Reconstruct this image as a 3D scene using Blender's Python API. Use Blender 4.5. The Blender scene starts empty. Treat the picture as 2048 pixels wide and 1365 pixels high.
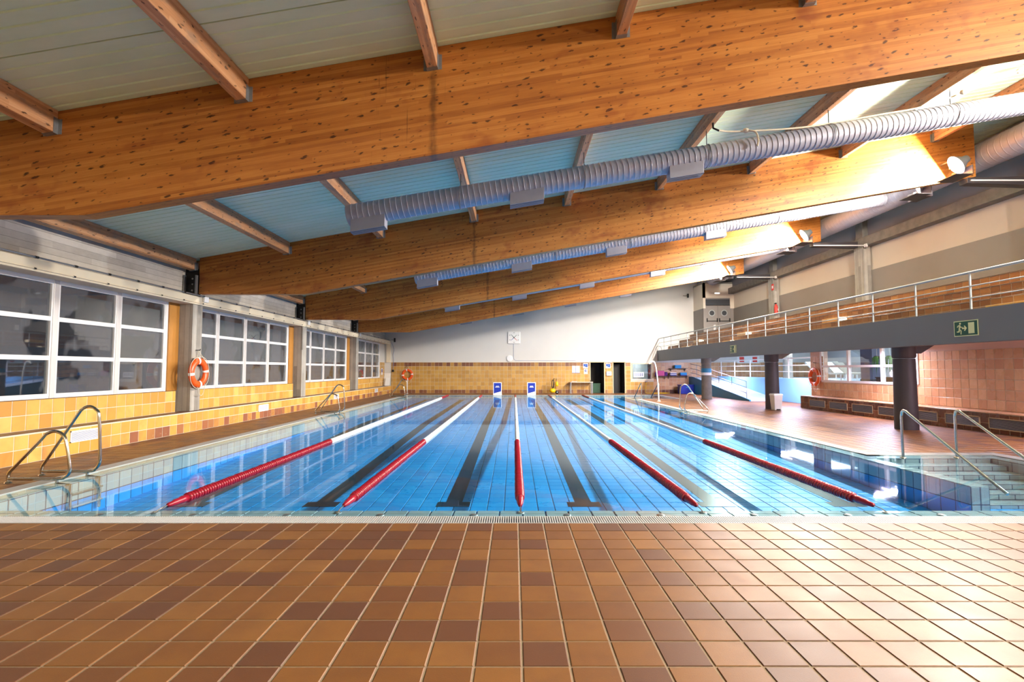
import bpy, math, random
from mathutils import Vector, Matrix
random.seed(7)
S = bpy.context.scene
COL = S.collection
PI = math.pi

# ------------------------------------------------------------------ camera
cam = bpy.data.cameras.new('camera'); camo = bpy.data.objects.new('camera', cam); COL.objects.link(camo)
cam.sensor_width = 36.0; cam.lens = 1030.0 / 2048.0 * 36.0
cam.shift_x = -4.0 / 2048.0
cam.clip_end = 200
camo.location = (0, 0, 1.54)
camo.rotation_euler = (math.radians(90 + 3.17), 0, 0)
S.camera = camo

# ------------------------------------------------------------------ world, exposure
w = bpy.data.worlds.new('world'); S.world = w; w.use_nodes = True
w.node_tree.nodes['Background'].inputs[0].default_value = (0.02, 0.025, 0.035, 1)
w.node_tree.nodes['Background'].inputs[1].default_value = 1.0
S.view_settings.view_transform = 'Standard'
S.view_settings.look = 'None'
S.view_settings.exposure = 0.15
S.view_settings.gamma = 1.0
S.view_settings.use_curve_mapping = False
cy = S.cycles
cy.max_bounces = 8; cy.diffuse_bounces = 5; cy.glossy_bounces = 4; cy.transparent_max_bounces = 16
cy.caustics_reflective = False; cy.caustics_refractive = False
cy.sample_clamp_indirect = 6.0

# ------------------------------------------------------------------ lamps of the hall, plus added fill lamps
YB_ = -7.2
YW_ = 33.62
BEAM_Y = [-0.40, 6.33, 13.06, 19.79, 26.52]       # front faces of the glulam beams
LAMP_X, LAMP_Z = 11.0, 6.62
FLOOD_W = 1500.0
REAR_W = 1500.0
def area(name, loc, direction, sx, sy, watts, color, shape='RECTANGLE'):
    l = bpy.data.lights.new(name, 'AREA'); l.shape = shape; l.size = sx
    if shape in ('RECTANGLE', 'ELLIPSE'): l.size_y = sy
    l.energy = watts; l.color = color
    o = bpy.data.objects.new(name, l); COL.objects.link(o); o.location = loc
    o.rotation_euler = Vector(direction).to_track_quat('-Z', 'Y').to_euler()
    return o
REAR_DIR = Vector((-0.80, 0.52, -0.28)).normalized()
LAST_DIR = Vector((-0.93, 0.14, -0.30)).normalized()
FLOOD_DIR = Vector((-0.82, 0.22, -0.52)).normalized()
for k, by in enumerate(BEAM_Y):
    p = Vector((LAMP_X, by - 0.50, LAMP_Z)) + FLOOD_DIR * 0.03
    area('flood_light_beam', p, FLOOD_DIR, 0.45, 0.45, FLOOD_W * (0.55, 0.6, 1.1, 1.15, 1.15)[k], (1.0, 0.93, 0.83), 'DISK')
    # added second head behind each beam, fills end wall and ceiling with light
    area('flood_light_beam', Vector((LAMP_X, by + 0.75, LAMP_Z - 0.05)) + (LAST_DIR if k == 4 else REAR_DIR) * 0.03, LAST_DIR if k == 4 else REAR_DIR, 0.45, 0.45, REAR_W * (0.6, 0.55, 0.85, 0.95, 0.25)[k], (1.0, 0.94, 0.86), 'DISK')
TUBE_Y = [2.5, 9.5, 16.2, 23.0, 29.6]
for ty in TUBE_Y:
    area('tube_light_glow', (11.86, ty, 2.22), (-0.2, 0, -1), 0.12, 1.4, 330, (0.86, 0.76, 1.0))
UPL = [(-5.5, YB_ + 0.35, 3.0), (1.0, YB_ + 0.35, 3.6), (7.5, YB_ + 0.35, 4.2)]  # added fill uplights, unseen behind the camera, bounced off the ceiling
for p in UPL:
    area('added_uplight_fill', (p[0], p[1], p[2] + 0.02), (0, 0.5, 0.86), 0.5, 0.25, 520, (1.0, 0.95, 0.87))
area('side_hall_glow', (15.6, 27.0, 3.1), (0, 0, -1), 1.2, 5.0, 330, (0.80, 0.88, 1.0))
area('office_glow', (8.3, YW_ + 0.9, 2.2), (0, 0, -1), 0.6, 0.3, 45, (0.92, 1.0, 0.97))
area('lounge_glow', (15.5, 16.0, 3.3), (0, 0, -1), 2.0, 6.0, 650, (1.0, 0.96, 0.95))

# ------------------------------------------------------------------ helpers: nodes
def lin(c):
    return c / 12.92 if c <= 0.04045 else ((c + 0.055) / 1.055) ** 2.4
def rgb(h):
    h = h.lstrip('#'); return tuple(lin(int(h[i:i + 2], 16) / 255.0) for i in (0, 2, 4)) + (1.0,)
class T:
    def __init__(s, name):
        s.m = bpy.data.materials.new(name); s.m.use_nodes = True
        s.nt = s.m.node_tree; s.nt.nodes.clear()
        s.out = s.nt.nodes.new('ShaderNodeOutputMaterial')
    def n(s, typ, ins=None, **props):
        nd = s.nt.nodes.new('ShaderNode' + typ)
        for k, v in props.items(): setattr(nd, k, v)
        for k, v in (ins or {}).items():
            sock = nd.inputs[k]
            if isinstance(v, bpy.types.NodeSocket): s.nt.links.new(v, sock)
            else: sock.default_value = v
        return nd
    def math(s, op, a, b=0.0, c=0.0, clamp=False):
        nd = s.n('Math', {0: a, 1: b, 2: c}, operation=op); nd.use_clamp = clamp
        return nd.outputs[0]
    def ramp(s, fac, stops, interp='LINEAR'):
        nd = s.n('ValToRGB', {0: fac}); r = nd.color_ramp; r.interpolation = interp
        while len(r.elements) < len(stops): r.elements.new(0.5)
        for e, (p, c) in zip(r.elements, stops):
            e.position = p; e.color = rgb(c) if isinstance(c, str) else (c, c, c, 1)
        return nd.outputs[0]
    def mix(s, fac, a, b, blend='MIX'):
        nd = s.nt.nodes.new('ShaderNodeMix'); nd.data_type = 'RGBA'; nd.blend_type = blend
        for k, v in ((0, fac), (6, a), (7, b)):
            if isinstance(v, str): v = rgb(v)
            if isinstance(v, bpy.types.NodeSocket): s.nt.links.new(v, nd.inputs[k])
            else: nd.inputs[k].default_value = v
        return nd.outputs[2]
    def noise(s, vec, scale, detail=3.0, rough=0.5):
        return s.n('TexNoise', {'Vector': vec, 'Scale': scale, 'Detail': detail, 'Roughness': rough}).outputs[0]
    def coord(s, which='Object'):
        return s.n('TexCoord').outputs[which]
    def geo(s): return s.n('NewGeometry')
    def pos(s): return s.n('NewGeometry').outputs['Position']
    def mapv(s, vec, scale=(1, 1, 1), loc=(0, 0, 0), rot=(0, 0, 0)):
        return s.n('Mapping', {0: vec, 1: loc, 2: rot, 3: scale}).outputs[0]
    def schlick(s, f0):
        # the same reflectance seen from either side of the surface
        g = s.n('NewGeometry')
        d = s.math('ABSOLUTE', s.n('VectorMath', {0: g.outputs['Incoming'], 1: g.outputs['Normal']}, operation='DOT_PRODUCT').outputs['Value'])
        k = s.math('POWER', s.math('SUBTRACT', 1.0, d, clamp=True), 5.0)
        return s.math('ADD', f0, s.math('MULTIPLY', k, 1.0 - f0))
    def bump(s, h, strength=0.3, dist=0.01):
        return s.n('Bump', {'Height': h, 'Strength': strength, 'Distance': dist}).outputs[0]
    def done(s, base, rough=0.5, metal=0.0, spec=0.5, normal=None, emit=None, es=0.0, coat=0.0, coat_rough=0.1):
        b = s.n('BsdfPrincipled')
        def put(k, v):
            if v is None: return
            if isinstance(v, str): v = rgb(v)
            if isinstance(v, bpy.types.NodeSocket): s.nt.links.new(v, b.inputs[k])
            else: b.inputs[k].default_value = v
        put('Base Color', base); put('Roughness', rough); put('Metallic', metal); put('Specular IOR Level', spec); put('Normal', normal)
        if coat: put('Coat Weight', coat); put('Coat Roughness', coat_rough)
        if emit is not None: put('Emission Color', emit); put('Emission Strength', es)
        s.nt.links.new(b.outputs[0], s.out.inputs[0]); return s.m
    def surf(s, sh): s.nt.links.new(sh, s.out.inputs[0]); return s.m

def plain(name, c, rough=0.5, metal=0.0, var=0.06, scale=6.0, **k):
    t = T(name); nz = t.noise(t.pos(), scale, 4)
    base = t.mix(t.math('MULTIPLY', nz, var * 2), c, '#101010', 'MULTIPLY') if var else rgb(c)
    return t.done(base, rough, metal, **k)

def tile_rand(t):
    a = t.n('ObjectInfo').outputs['Random']; b = t.n('NewGeometry').outputs['Random Per Island']
    return t.math('FRACT', t.math('ADD', a, b))
def tile_mat(name, stops, rough, var='#8a5a30', coat=0.0, bump=0.12, fine=140, spec=0.5):
    t = T(name); r = tile_rand(t); p = t.pos()
    c = t.ramp(r, stops)
    cl = t.noise(p, 3.2, 3); c = t.mix(t.math('MULTIPLY', t.math('SUBTRACT', cl, 0.42, clamp=True), 1.5, clamp=True), c, var)
    gr = t.noise(p, fine, 2); c = t.mix(t.math('MULTIPLY', gr, 0.22), c, '#3a2a1c', 'MULTIPLY')
    rr = t.math('ADD', rough, t.math('MULTIPLY', t.math('SUBTRACT', cl, 0.5), 0.16))
    return t.done(c, rr, 0, spec, t.bump(gr, bump, 0.004), coat=coat)

M = {}
M['deck_tile'] = tile_mat('deck_tile_glaze', [(0.0, '#64412f'), (0.2, '#6c442d'), (0.42, '#7e5129'), (0.75, '#87582c'), (1.0, '#906133')], 0.44, '#6e442a', spec=0.42)
M['deck_grout'] = plain('deck_grout_sand', '#a58c72', 0.9, var=0.2, scale=30)
M['wall_tile'] = tile_mat('yellow_wall_tile_glaze', [(0.0, '#cf9746'), (0.4, '#e0ab52'), (0.8, '#e8b75c'), (1.0, '#edc26c')], 0.22, '#cf9245', bump=0.04)
M['wall_tile_brown'] = tile_mat('brown_wall_tile_glaze', [(0.0, '#8d5a48'), (0.35, '#a4694c'), (0.6, '#d6a052'), (1.0, '#e0ac58')], 0.25, '#a87048', bump=0.04)
M['far_tile'] = tile_mat('ochre_far_wall_tile_glaze', [(0.0, '#b98a3e'), (0.4, '#c9994a'), (1.0, '#d4a656')], 0.25, '#bd8b42', bump=0.03)
M['far_tile_brown'] = tile_mat('brown_far_wall_tile_glaze', [(0.0, '#7a4a34'), (0.45, '#8a573a'), (0.7, '#b3823f'), (1.0, '#c09048')], 0.3, '#8a5a3a', bump=0.03)
M['pink_lit_tile'] = tile_mat('pink_lit_ochre_tile_glaze', [(0.0, '#c4916a'), (0.5, '#d4a57a'), (1.0, '#deb488')], 0.28, '#c08a66', bump=0.03)  # ochre tile with the pink light under the balcony put into its colour
M['bench_tile'] = tile_mat('dark_brown_bench_tile_glaze', [(0.0, '#5a3325'), (0.5, '#74452c'), (1.0, '#94603a')], 0.28, '#6a3d2a', bump=0.03)
M['stand_tile'] = tile_mat('orange_stand_tile_glaze', [(0.0, '#7e4e28'), (0.5, '#945f2e'), (1.0, '#a4713c')], 0.45, '#86532a', bump=0.03)
M['pale_tile'] = tile_mat('pale_step_tile_glaze', [(0.0, '#dba858'), (1.0, '#e6bb70')], 0.3, '#dba858', bump=0.03)
M['nosing'] = tile_mat('brown_nosing_tile_glaze', [(0.0, '#583a28'), (1.0, '#684630')], 0.45, '#5c3e2c', bump=0.05)
M['wall_grout'] = plain('pale_wall_grout', '#ded2bd', 0.9, var=0.1, scale=20)
M['pool_tile'] = tile_mat('white_pool_tile_glaze', [(0.0, '#98a8b0'), (1.0, '#a6b4bb')], 0.2, '#96a6b0', bump=0.02)
M['pool_floor_tile'] = tile_mat('blue_pool_floor_tile_glaze', [(0.0, '#1290e0'), (0.5, '#1698e8'), (1.0, '#1ca0ee')], 0.3, '#128edc', bump=0.02)
M['pool_grout'] = plain('pool_grout_dark_blue', '#0c3c60', 0.9, var=0.05)
M['coping_grout'] = plain('dark_coping_joint', '#4a4a48', 0.9, var=0.05)
M['lane_tile'] = plain('black_lane_marking_tile', '#10161f', 0.3, var=0.1)
M['grate'] = plain('white_grate_plastic', '#bcbab9', 0.45, var=0.05, scale=3)
M['dark_gutter'] = plain('dark_gutter_channel', '#55565a', 0.9, var=0.05)
M['white_paint'] = plain('white_wall_paint', '#dcd9d4', 0.75, var=0.05, scale=1.2)
M['cream_paint'] = plain('cream_wall_paint', '#e3d7c4', 0.75, var=0.05, scale=1.2)
M['cornice_paint'] = plain('cream_cornice_paint', '#efe0c4', 0.6, var=0.06, scale=3)
M['ochre_panel'] = plain('ochre_reveal_panel', '#c08337', 0.5, var=0.14, scale=5)
M['grey_paint'] = plain('grey_wall_paint', '#8d8783', 0.7, var=0.06, scale=1.5)
M['fascia_paint'] = plain('grey_fascia_paint', '#686b70', 0.6, var=0.06, scale=1.5)
M['rose_paint'] = plain('pale_rose_plaster', '#e3c4b4', 0.8, var=0.06, scale=2)
M['upper_grey'] = plain('dark_grey_plaster', '#8b8688', 0.8, var=0.1, scale=1.5)
M['blue_wall'] = plain('sky_blue_wall_paint', '#7fbff0', 0.5, var=0.05, scale=1)
M['teal_wall'] = plain('teal_ramp_wall_paint', '#2f86b2', 0.5, var=0.06, scale=1)
M['ramp_top'] = plain('pale_blue_ramp_paint', '#cfe6f6', 0.6, var=0.04)
M['steel'] = plain('polished_stainless_steel', '#c9c4b8', 0.16, 1.0, var=0.04)
M['rail_paint'] = plain('pale_grey_rail_paint', '#a9aeb0', 0.4, 0.3, var=0.03)
M['zinc'] = plain('galvanised_zinc_bracket', '#9a9b9e', 0.45, 0.7, var=0.15, scale=40)
M['duct'] = plain('galvanised_duct_sheet', '#b4b4c2', 0.5, 0.3, var=0.1, scale=5)
M['duct_dark'] = plain('dark_outlet_grille', '#3b3d42', 0.6, 0.3, var=0.05)
M['black_metal'] = plain('black_painted_metal', '#1c1b1c', 0.5, 0.2, var=0.1)
M['dark_column'] = plain('dark_painted_column', '#3f383c', 0.55, var=0.12, scale=4)
M['white_plastic'] = plain('white_plastic', '#f0eeea', 0.4, var=0.03)
M['window_frame'] = plain('white_window_frame_paint', '#f1efee', 0.35, var=0.03)
M['grey_mullion'] = plain('pale_grey_mullion_metal', '#d8d3d2', 0.35, 0.2, var=0.05)
M['beige_frame'] = plain('beige_door_frame_paint', '#d9c49b', 0.5, var=0.05)
M['door_dark'] = plain('dark_interior_wall', '#55524f', 0.9, var=0.1)
M['red'] = plain('red_float_plastic', '#9c1228', 0.3, var=0.08, scale=30)
M['white_float'] = plain('white_float_plastic', '#eef1f2', 0.35, var=0.04, scale=30)
M['orange'] = plain('orange_life_ring_plastic', '#ec5a16', 0.35, var=0.05)
M['rope'] = plain('cream_rope_fibre', '#e6dcc4', 0.9, var=0.2, scale=90)
M['blue_sign'] = plain('blue_sign_print', '#0a2fa6', 0.4, var=0.05)
M['sign_white'] = plain('white_sign_print', '#f2f2f2', 0.5, var=0.02)
M['exit_green'] = plain('dark_green_exit_sign_print', '#0b4a3a', 0.45, var=0.04)
M['exit_pale'] = plain('pale_green_exit_sign_print', '#d7d9a4', 0.5, var=0.04)
M['yellow'] = plain('yellow_plastic', '#f2c80a', 0.35, var=0.04)
M['rubber'] = plain('black_rubber', '#161616', 0.6, var=0.1)
M['bin'] = plain('off_white_bin_plastic', '#dcd6cf', 0.45, var=0.06)
M['crate_blue'] = plain('blue_crate_plastic', '#0b2a9c', 0.45, var=0.05)
M['pink'] = plain('pink_foam', '#d65a9a', 0.7, var=0.1)
M['purple'] = plain('purple_foam', '#5a2a80', 0.7, var=0.1)
M['sky_foam'] = plain('light_blue_foam', '#2f9ae0', 0.7, var=0.06)
M['navy'] = plain('navy_blue_foam', '#1e2f8c', 0.7, var=0.06)
M['green_leaf'] = plain('green_leaf', '#4f8a3c', 0.5, var=0.25, scale=14)
M['lounger'] = plain('pale_green_lounger_fabric', '#dfe3d6', 0.8, var=0.06)
M['wood_dark'] = plain('dark_wood', '#4a3024', 0.5, var=0.2)
M['red_paint'] = plain('red_sign_print', '#d8352c', 0.45, var=0.04)
M['green_crate'] = plain('dark_green_crate_plastic', '#0e4a2e', 0.5, var=0.05)
M['chain'] = plain('grey_label_print', '#8f97b8', 0.6, var=0.02)

def concrete(name, c1, c2, axis):
    # board-marked concrete: the boards run along `axis`
    t = T(name); p = t.pos(); sx = t.n('SeparateXYZ', {0: p})
    if axis == 'h': band, run = sx.outputs[2], sx.outputs[1]
    else:
        band = t.math('ADD', sx.outputs[0], sx.outputs[1]); run = sx.outputs[2]
    k = t.math('MULTIPLY', band, 8.0); row = t.math('FLOOR', k); fr = t.math('FRACT', k)
    seg = t.math('FLOOR', t.math('ADD', t.math('MULTIPLY', run, 0.42), t.math('MULTIPLY', row, 0.37)))
    wn = t.n('TexWhiteNoise', {0: t.n('CombineXYZ', {0: row, 1: seg}).outputs[0]}).outputs[0]
    nz = t.noise(p, 2.2, 5, 0.6); fine = t.noise(t.mapv(p, (14, 2.5, 40) if axis == 'h' else (50, 50, 2)), 3, 4, 0.6)
    f = t.math('ADD', t.math('MULTIPLY', wn, 0.35), t.math('ADD', t.math('MULTIPLY', nz, 0.5), t.math('MULTIPLY', fine, 0.3)))
    c = t.ramp(f, [(0.25, c1), (0.8, c2)])
    ln = t.math('LESS_THAN', fr, 0.07); c = t.mix(t.math('MULTIPLY', ln, 0.45), c, '#4a443e')
    h = t.math('ADD', t.math('MULTIPLY', ln, -1.0), t.math('ADD', t.math('MULTIPLY', wn, 0.6), t.math('MULTIPLY', fine, 0.5)))
    return t.done(c, 0.85, normal=t.bump(h, 0.5, 0.008))
M['concrete_h'] = concrete('board_marked_concrete', '#a1988e', '#d8d0c6', 'h')
M['concrete_v'] = concrete('upright_board_concrete', '#77716a', '#b4aea4', 'v')
M['concrete'] = plain('rough_concrete', '#8f887f', 0.85, var=0.3, scale=5)

SLOPE = 0.1766
def glulam(name, slope, cols, stain=True, knots=True, pale=False):
    t = T(name); p = t.pos(); sx = t.n('SeparateXYZ', {0: p}); x, y, z = sx.outputs
    if slope is None:   # purlin, grain along Y
        run = y; across = t.math('ADD', z, t.math('MULTIPLY', x, 1.3))
    else:
        run = x; across = t.math('ADD', t.math('SUBTRACT', z, t.math('MULTIPLY', x, slope)), t.math('MULTIPLY', y, 2.3))
    k = t.math('MULTIPLY', across, 24.0); row = t.math('FLOOR', k)
    off = t.n('TexWhiteNoise', {0: t.n('CombineXYZ', {0: row, 1: 3.1}).outputs[0]}).outputs[0]
    seg = t.math('FLOOR', t.math('ADD', t.math('MULTIPLY', run, 0.30), t.math('MULTIPLY', off, 7.0)))
    wn = t.n('TexWhiteNoise', {0: t.n('CombineXYZ', {0: row, 1: seg}).outputs[0]}).outputs[0]
    uv = t.n('CombineXYZ', {0: run, 1: across, 2: t.math('MULTIPLY', y, 0.4) if slope is not None else t.math('MULTIPLY', x, 0.7)}).outputs[0]
    grain = t.noise(t.mapv(uv, (1.2, 38, 1)), 1.6, 5, 0.65)
    big = t.noise(t.mapv(uv, (0.8, 1.0, 1)), 0.9, 4, 0.6)
    f = t.math('ADD', t.math('MULTIPLY', wn, 0.26), t.math('ADD', t.math('MULTIPLY', grain, 0.45), t.math('MULTIPLY', big, 0.35)))
    c = t.ramp(f, [(0.28, cols[0]), (0.52, cols[1]), (0.78, cols[2])])
    if knots:
        dist = t.noise(t.mapv(uv, (5, 13, 1)), 1.6, 4, 0.65)
        vv = t.n('VectorMath', {0: t.mapv(uv, (6.0, 15.0, 1.0)), 1: t.n('CombineXYZ', {0: t.math('MULTIPLY', dist, 1.1), 1: t.math('MULTIPLY', dist, 1.1)}).outputs[0]}, operation='ADD').outputs[0]
        vo = t.n('TexVoronoi', {'Vector': vv, 'Scale': 1.0, 'Randomness': 1.0}, voronoi_dimensions='2D')
        keep = t.math('GREATER_THAN', t.n('SeparateColor', {0: vo.outputs['Color']}).outputs[0], 0.46)
        sz = t.math('MULTIPLY', t.math('POWER', t.n('SeparateColor', {0: vo.outputs['Color']}).outputs[1], 3.0), 0.17)
        kn = t.n('MapRange', {0: vo.outputs['Distance'], 1: t.math('ADD', sz, 0.0), 2: t.math('ADD', sz, 0.13), 3: 1.0, 4: 0.0}, interpolation_type='SMOOTHSTEP').outputs[0]
        c = t.mix(t.math('MULTIPLY', t.math('MULTIPLY', kn, keep), 0.85), c, '#2c1308')
    if stain:
        d = t.math('ADD', t.math('ABSOLUTE', t.math('ADD', run, 1.02)), t.math('MULTIPLY', t.noise(t.mapv(uv, (2, 3.5, 1)), 2, 4), -0.17))
        st = t.n('MapRange', {0: d, 1: -0.085, 2: -0.02, 3: 1.0, 4: 0.0}, interpolation_type='SMOOTHSTEP').outputs[0]
        dr = t.noise(t.mapv(uv, (26, 0.9, 1)), 1.5, 4, 0.7)
        c = t.mix(t.math('MULTIPLY', st, t.math('MULTIPLY', t.noise(t.mapv(uv, (9, 1.6, 1)), 2.2, 4, 0.7), 0.95)), c, '#1c120c')
        reg = t.n('MapRange', {0: t.math('ABSOLUTE', t.math('ADD', run, 1.45)), 1: 0.15, 2: 0.75, 3: 1.0, 4: 0.0}).outputs[0]
        dk = t.math('MULTIPLY', reg, t.n('MapRange', {0: dr, 1: 0.62, 2: 0.7, 3: 0.0, 4: 0.7}).outputs[0])
        c = t.mix(dk, c, '#24160e')
        rd = t.n('MapRange', {0: t.noise(t.mapv(uv, (1.1, 1.6, 1)), 1.4, 3, 0.6), 1: 0.58, 2: 0.7, 3: 0.0, 4: 0.5}).outputs[0]
        c = t.mix(rd, c, '#7a2f14')
    if pale:
        pl = t.n('MapRange', {0: t.noise(t.mapv(uv, (1.5, 4, 1)), 2.0, 4, 0.6), 1: 0.5, 2: 0.66, 3: 0.0, 4: 0.6}).outputs[0]
        c = t.mix(pl, c, '#8c7868')
    return t.done(c, 0.42, normal=t.bump(grain, 0.12, 0.004), spec=0.4)
M['glulam'] = glulam('orange_glulam_wood', SLOPE, ('#86491c', '#ab692a', '#c48540'))
M['purlin'] = glulam('pale_purlin_wood', None, ('#a06a44', '#c08a60', '#d8a880'), stain=False, knots=True, pale=True)
def panel_mat():
    t = T('pale_roof_panel_sheet'); p = t.pos()
    nz = t.noise(t.mapv(p, (0.6, 2.2, 1)), 1.4, 4, 0.6)
    c = t.ramp(nz, [(0.3, '#d4ecce'), (0.6, '#e0f3d8'), (0.85, '#e8f6de')])
    return t.done(c, 0.5, spec=0.4)
M['panel'] = panel_mat()
M['panel_joint'] = plain('dark_panel_joint', '#6e6a5c', 0.8, var=0.1)

def pane_mat(name, fog):
    t = T(name); p = t.pos(); oi = t.n('ObjectInfo').outputs['Random']
    sh = t.n('CombineXYZ', {0: t.math('MULTIPLY', oi, 37.0), 1: t.math('MULTIPLY', oi, 11.0), 2: 0.0}).outputs[0]
    q = t.n('VectorMath', {0: p, 1: sh}, operation='ADD').outputs[0]
    a = t.noise(t.mapv(q, (1, 1.0, 0.9)), 1.5, 2, 0.45)
    patch = t.n('MapRange', {0: a, 1: 0.47, 2: 0.51, 3: 0.04, 4: 0.8}).outputs[0]
    streak = t.noise(t.mapv(q, (30, 30, 1.2)), 2.0, 4, 0.7)
    fogf = t.math('MULTIPLY', t.math('MULTIPLY', patch, t.math('ADD', 0.30, t.math('MULTIPLY', streak, 0.9))), fog, clamp=True)
    fr = t.schlick(0.04)
    tr = t.n('BsdfTransparent', {0: (0.82, 0.86, 0.88, 1)}).outputs[0]
    gl = t.n('BsdfGlossy', {0: (1, 1, 1, 1), 'Roughness': 0.02}).outputs[0]
    glass = t.n('MixShader', {0: t.math('ADD', t.math('MULTIPLY', fr, 1.5), 0.02, clamp=True), 1: tr, 2: gl}).outputs[0]
    df = t.n('BsdfDiffuse', {0: rgb('#77777c')}).outputs[0]
    return t.surf(t.n('MixShader', {0: fogf, 1: glass, 2: df}).outputs[0])
M['pane'] = pane_mat('misted_window_glass', 0.62)
M['clear_pane'] = pane_mat('clear_window_glass', 0.0)

def water_mat():
    t = T('pool_water_surface'); p = t.pos()
    b = t.noise(t.mapv(p, (0.5, 0.35, 1)), 1.0, 2, 0.5)
    nrm = t.bump(b, 0.05, 0.05)
    fr = t.schlick(0.02)
    tr = t.n('BsdfTransparent', {0: (0.78, 0.955, 0.99, 1)}).outputs[0]
    gl = t.n('BsdfGlossy', {0: (0.95, 0.98, 1, 1), 'Roughness': 0.03, 'Normal': nrm}).outputs[0]
    return t.surf(t.n('MixShader', {0: t.math('MULTIPLY', fr, 0.58), 1: tr, 2: gl}).outputs[0])
M['water'] = water_mat()
def emis(name, c, s):
    t = T(name); return t.done('#808080', 0.4, emit=c, es=s)
M['lamp_glow'] = emis('flood_lamp_glass_glow', '#fff6ec', 60)
M['tube_glow'] = emis('fluorescent_tube_glow', '#fff0f0', 9)
M['sign_glow'] = emis('emergency_light_glow', '#ffffff', 1.5)

# ------------------------------------------------------------------ helpers: meshes
class MB:
    def __init__(s): s.v = []; s.f = []; s.smooth = []
    def add(s, vs, fs, sm=False):
        b = len(s.v); s.v += [tuple(v) for v in vs]; s.f += [tuple(b + i for i in f) for f in fs]; s.smooth += [sm] * len(fs)
    def box(s, x0, y0, z0, x1, y1, z1):
        s.add([(x0, y0, z0), (x1, y0, z0), (x1, y1, z0), (x0, y1, z0), (x0, y0, z1), (x1, y0, z1), (x1, y1, z1), (x0, y1, z1)],
              [(3, 2, 1, 0), (4, 5, 6, 7), (0, 1, 5, 4), (1, 2, 6, 5), (2, 3, 7, 6), (3, 0, 4, 7)])
        return s
    def cbox(s, c, d): return s.box(c[0] - d[0] / 2, c[1] - d[1] / 2, c[2] - d[2] / 2, c[0] + d[0] / 2, c[1] + d[1] / 2, c[2] + d[2] / 2)
    def quad(s, a, b, c, d): s.add([a, b, c, d], [(0, 1, 2, 3)]); return s
    def hexa(s, lo, hi):  # two quads of corresponding corners
        s.add(list(lo) + list(hi), [(3, 2, 1, 0), (4, 5, 6, 7), (0, 1, 5, 4), (1, 2, 6, 5), (2, 3, 7, 6), (3, 0, 4, 7)]); return s
    def prism(s, pts, axis, a, b):
        # polygon in the plane across `axis` (x: pts=(y,z); y: pts=(x,z); z: pts=(x,y)) extruded a..b
        def P(p, t): return {'x': (t, p[0], p[1]), 'y': (p[0], t, p[1]), 'z': (p[0], p[1], t)}[axis]
        n = len(pts)
        s.add([P(p, a) for p in pts] + [P(p, b) for p in pts], [tuple(range(n))[::-1], tuple(range(n, 2 * n))] + [(i, (i + 1) % n, n + (i + 1) % n, n + i) for i in range(n)])
        return s
    def tube(s, path, r, seg=8, caps=True, closed=False):
        P = [Vector(p) for p in path]; n = len(P)
        rr = r if isinstance(r, (list, tuple)) else [r] * n
        t0 = (P[1] - P[0]).normalized(); up = Vector((0, 0, 1)) if abs(t0.z) < 0.9 else Vector((1, 0, 0))
        nrm = t0.cross(up).normalized(); vs = []
        for i in range(n):
            if closed: t = (P[(i + 1) % n] - P[i - 1]).normalized()
            else: t = (P[min(i + 1, n - 1)] - P[max(i - 1, 0)]).normalized()
            nrm = (nrm - t * nrm.dot(t)).normalized(); bi = t.cross(nrm)
            for k in range(seg):
                a = 2 * PI * k / seg; vs.append(P[i] + (nrm * math.cos(a) + bi * math.sin(a)) * rr[i])
        fs = []
        for i in range(n if closed else n - 1):
            j = (i + 1) % n
            for k in range(seg):
                q = (k + 1) % seg; fs.append((i * seg + k, i * seg + q, j * seg + q, j * seg + k))
        s.add(vs, fs, True)
        if caps and not closed: s.add(vs[:seg], [tuple(range(seg))[::-1]]); s.add(vs[-seg:], [tuple(range(seg))])
        return s
    def lathe(s, prof, seg=16, axis='z', o=(0, 0, 0), caps=True):
        # prof: list of (radius, height along axis)
        vs = []
        for r, h in prof:
            for k in range(seg):
                a = 2 * PI * k / seg; u, v = r * math.cos(a), r * math.sin(a)
                p = {'z': (u, v, h), 'x': (h, u, v), 'y': (v, h, u)}[axis]
                vs.append((p[0] + o[0], p[1] + o[1], p[2] + o[2]))
        fs = [(i * seg + k, i * seg + (k + 1) % seg, (i + 1) * seg + (k + 1) % seg, (i + 1) * seg + k) for i in range(len(prof) - 1) for k in range(seg)]
        s.add(vs, fs, True)
        if caps: s.add(vs[:seg], [tuple(range(seg))[::-1]]); s.add(vs[-seg:], [tuple(range(seg))])
        return s
    def tile(s, o, u, v, n, wu, wv, th, ch=0.004):
        # a tile with a chamfered face: o corner, u,v edge directions, n outward
        def P(a, b, h): return (o[0] + u[0] * a + v[0] * b + n[0] * h, o[1] + u[1] * a + v[1] * b + n[1] * h, o[2] + u[2] * a + v[2] * b + n[2] * h)
        vs = [P(0, 0, -0.004), P(wu, 0, -0.004), P(wu, wv, -0.004), P(0, wv, -0.004), P(0, 0, th - ch), P(wu, 0, th - ch), P(wu, wv, th - ch), P(0, wv, th - ch),
              P(ch, ch, th), P(wu - ch, ch, th), P(wu - ch, wv - ch, th), P(ch, wv - ch, th)]
        s.add(vs, [(0, 1, 5, 4), (1, 2, 6, 5), (2, 3, 7, 6), (3, 0, 4, 7), (4, 5, 9, 8), (5, 6, 10, 9), (6, 7, 11, 10), (7, 4, 8, 11), (8, 9, 10, 11)])
        return s
    def mesh(s, name, mat):
        me = bpy.data.meshes.new(name); me.from_pydata(s.v, [], s.f)
        if any(s.smooth): me.polygons.foreach_set('use_smooth', s.smooth)
        me.materials.append(mat); me.update(); return me
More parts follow.
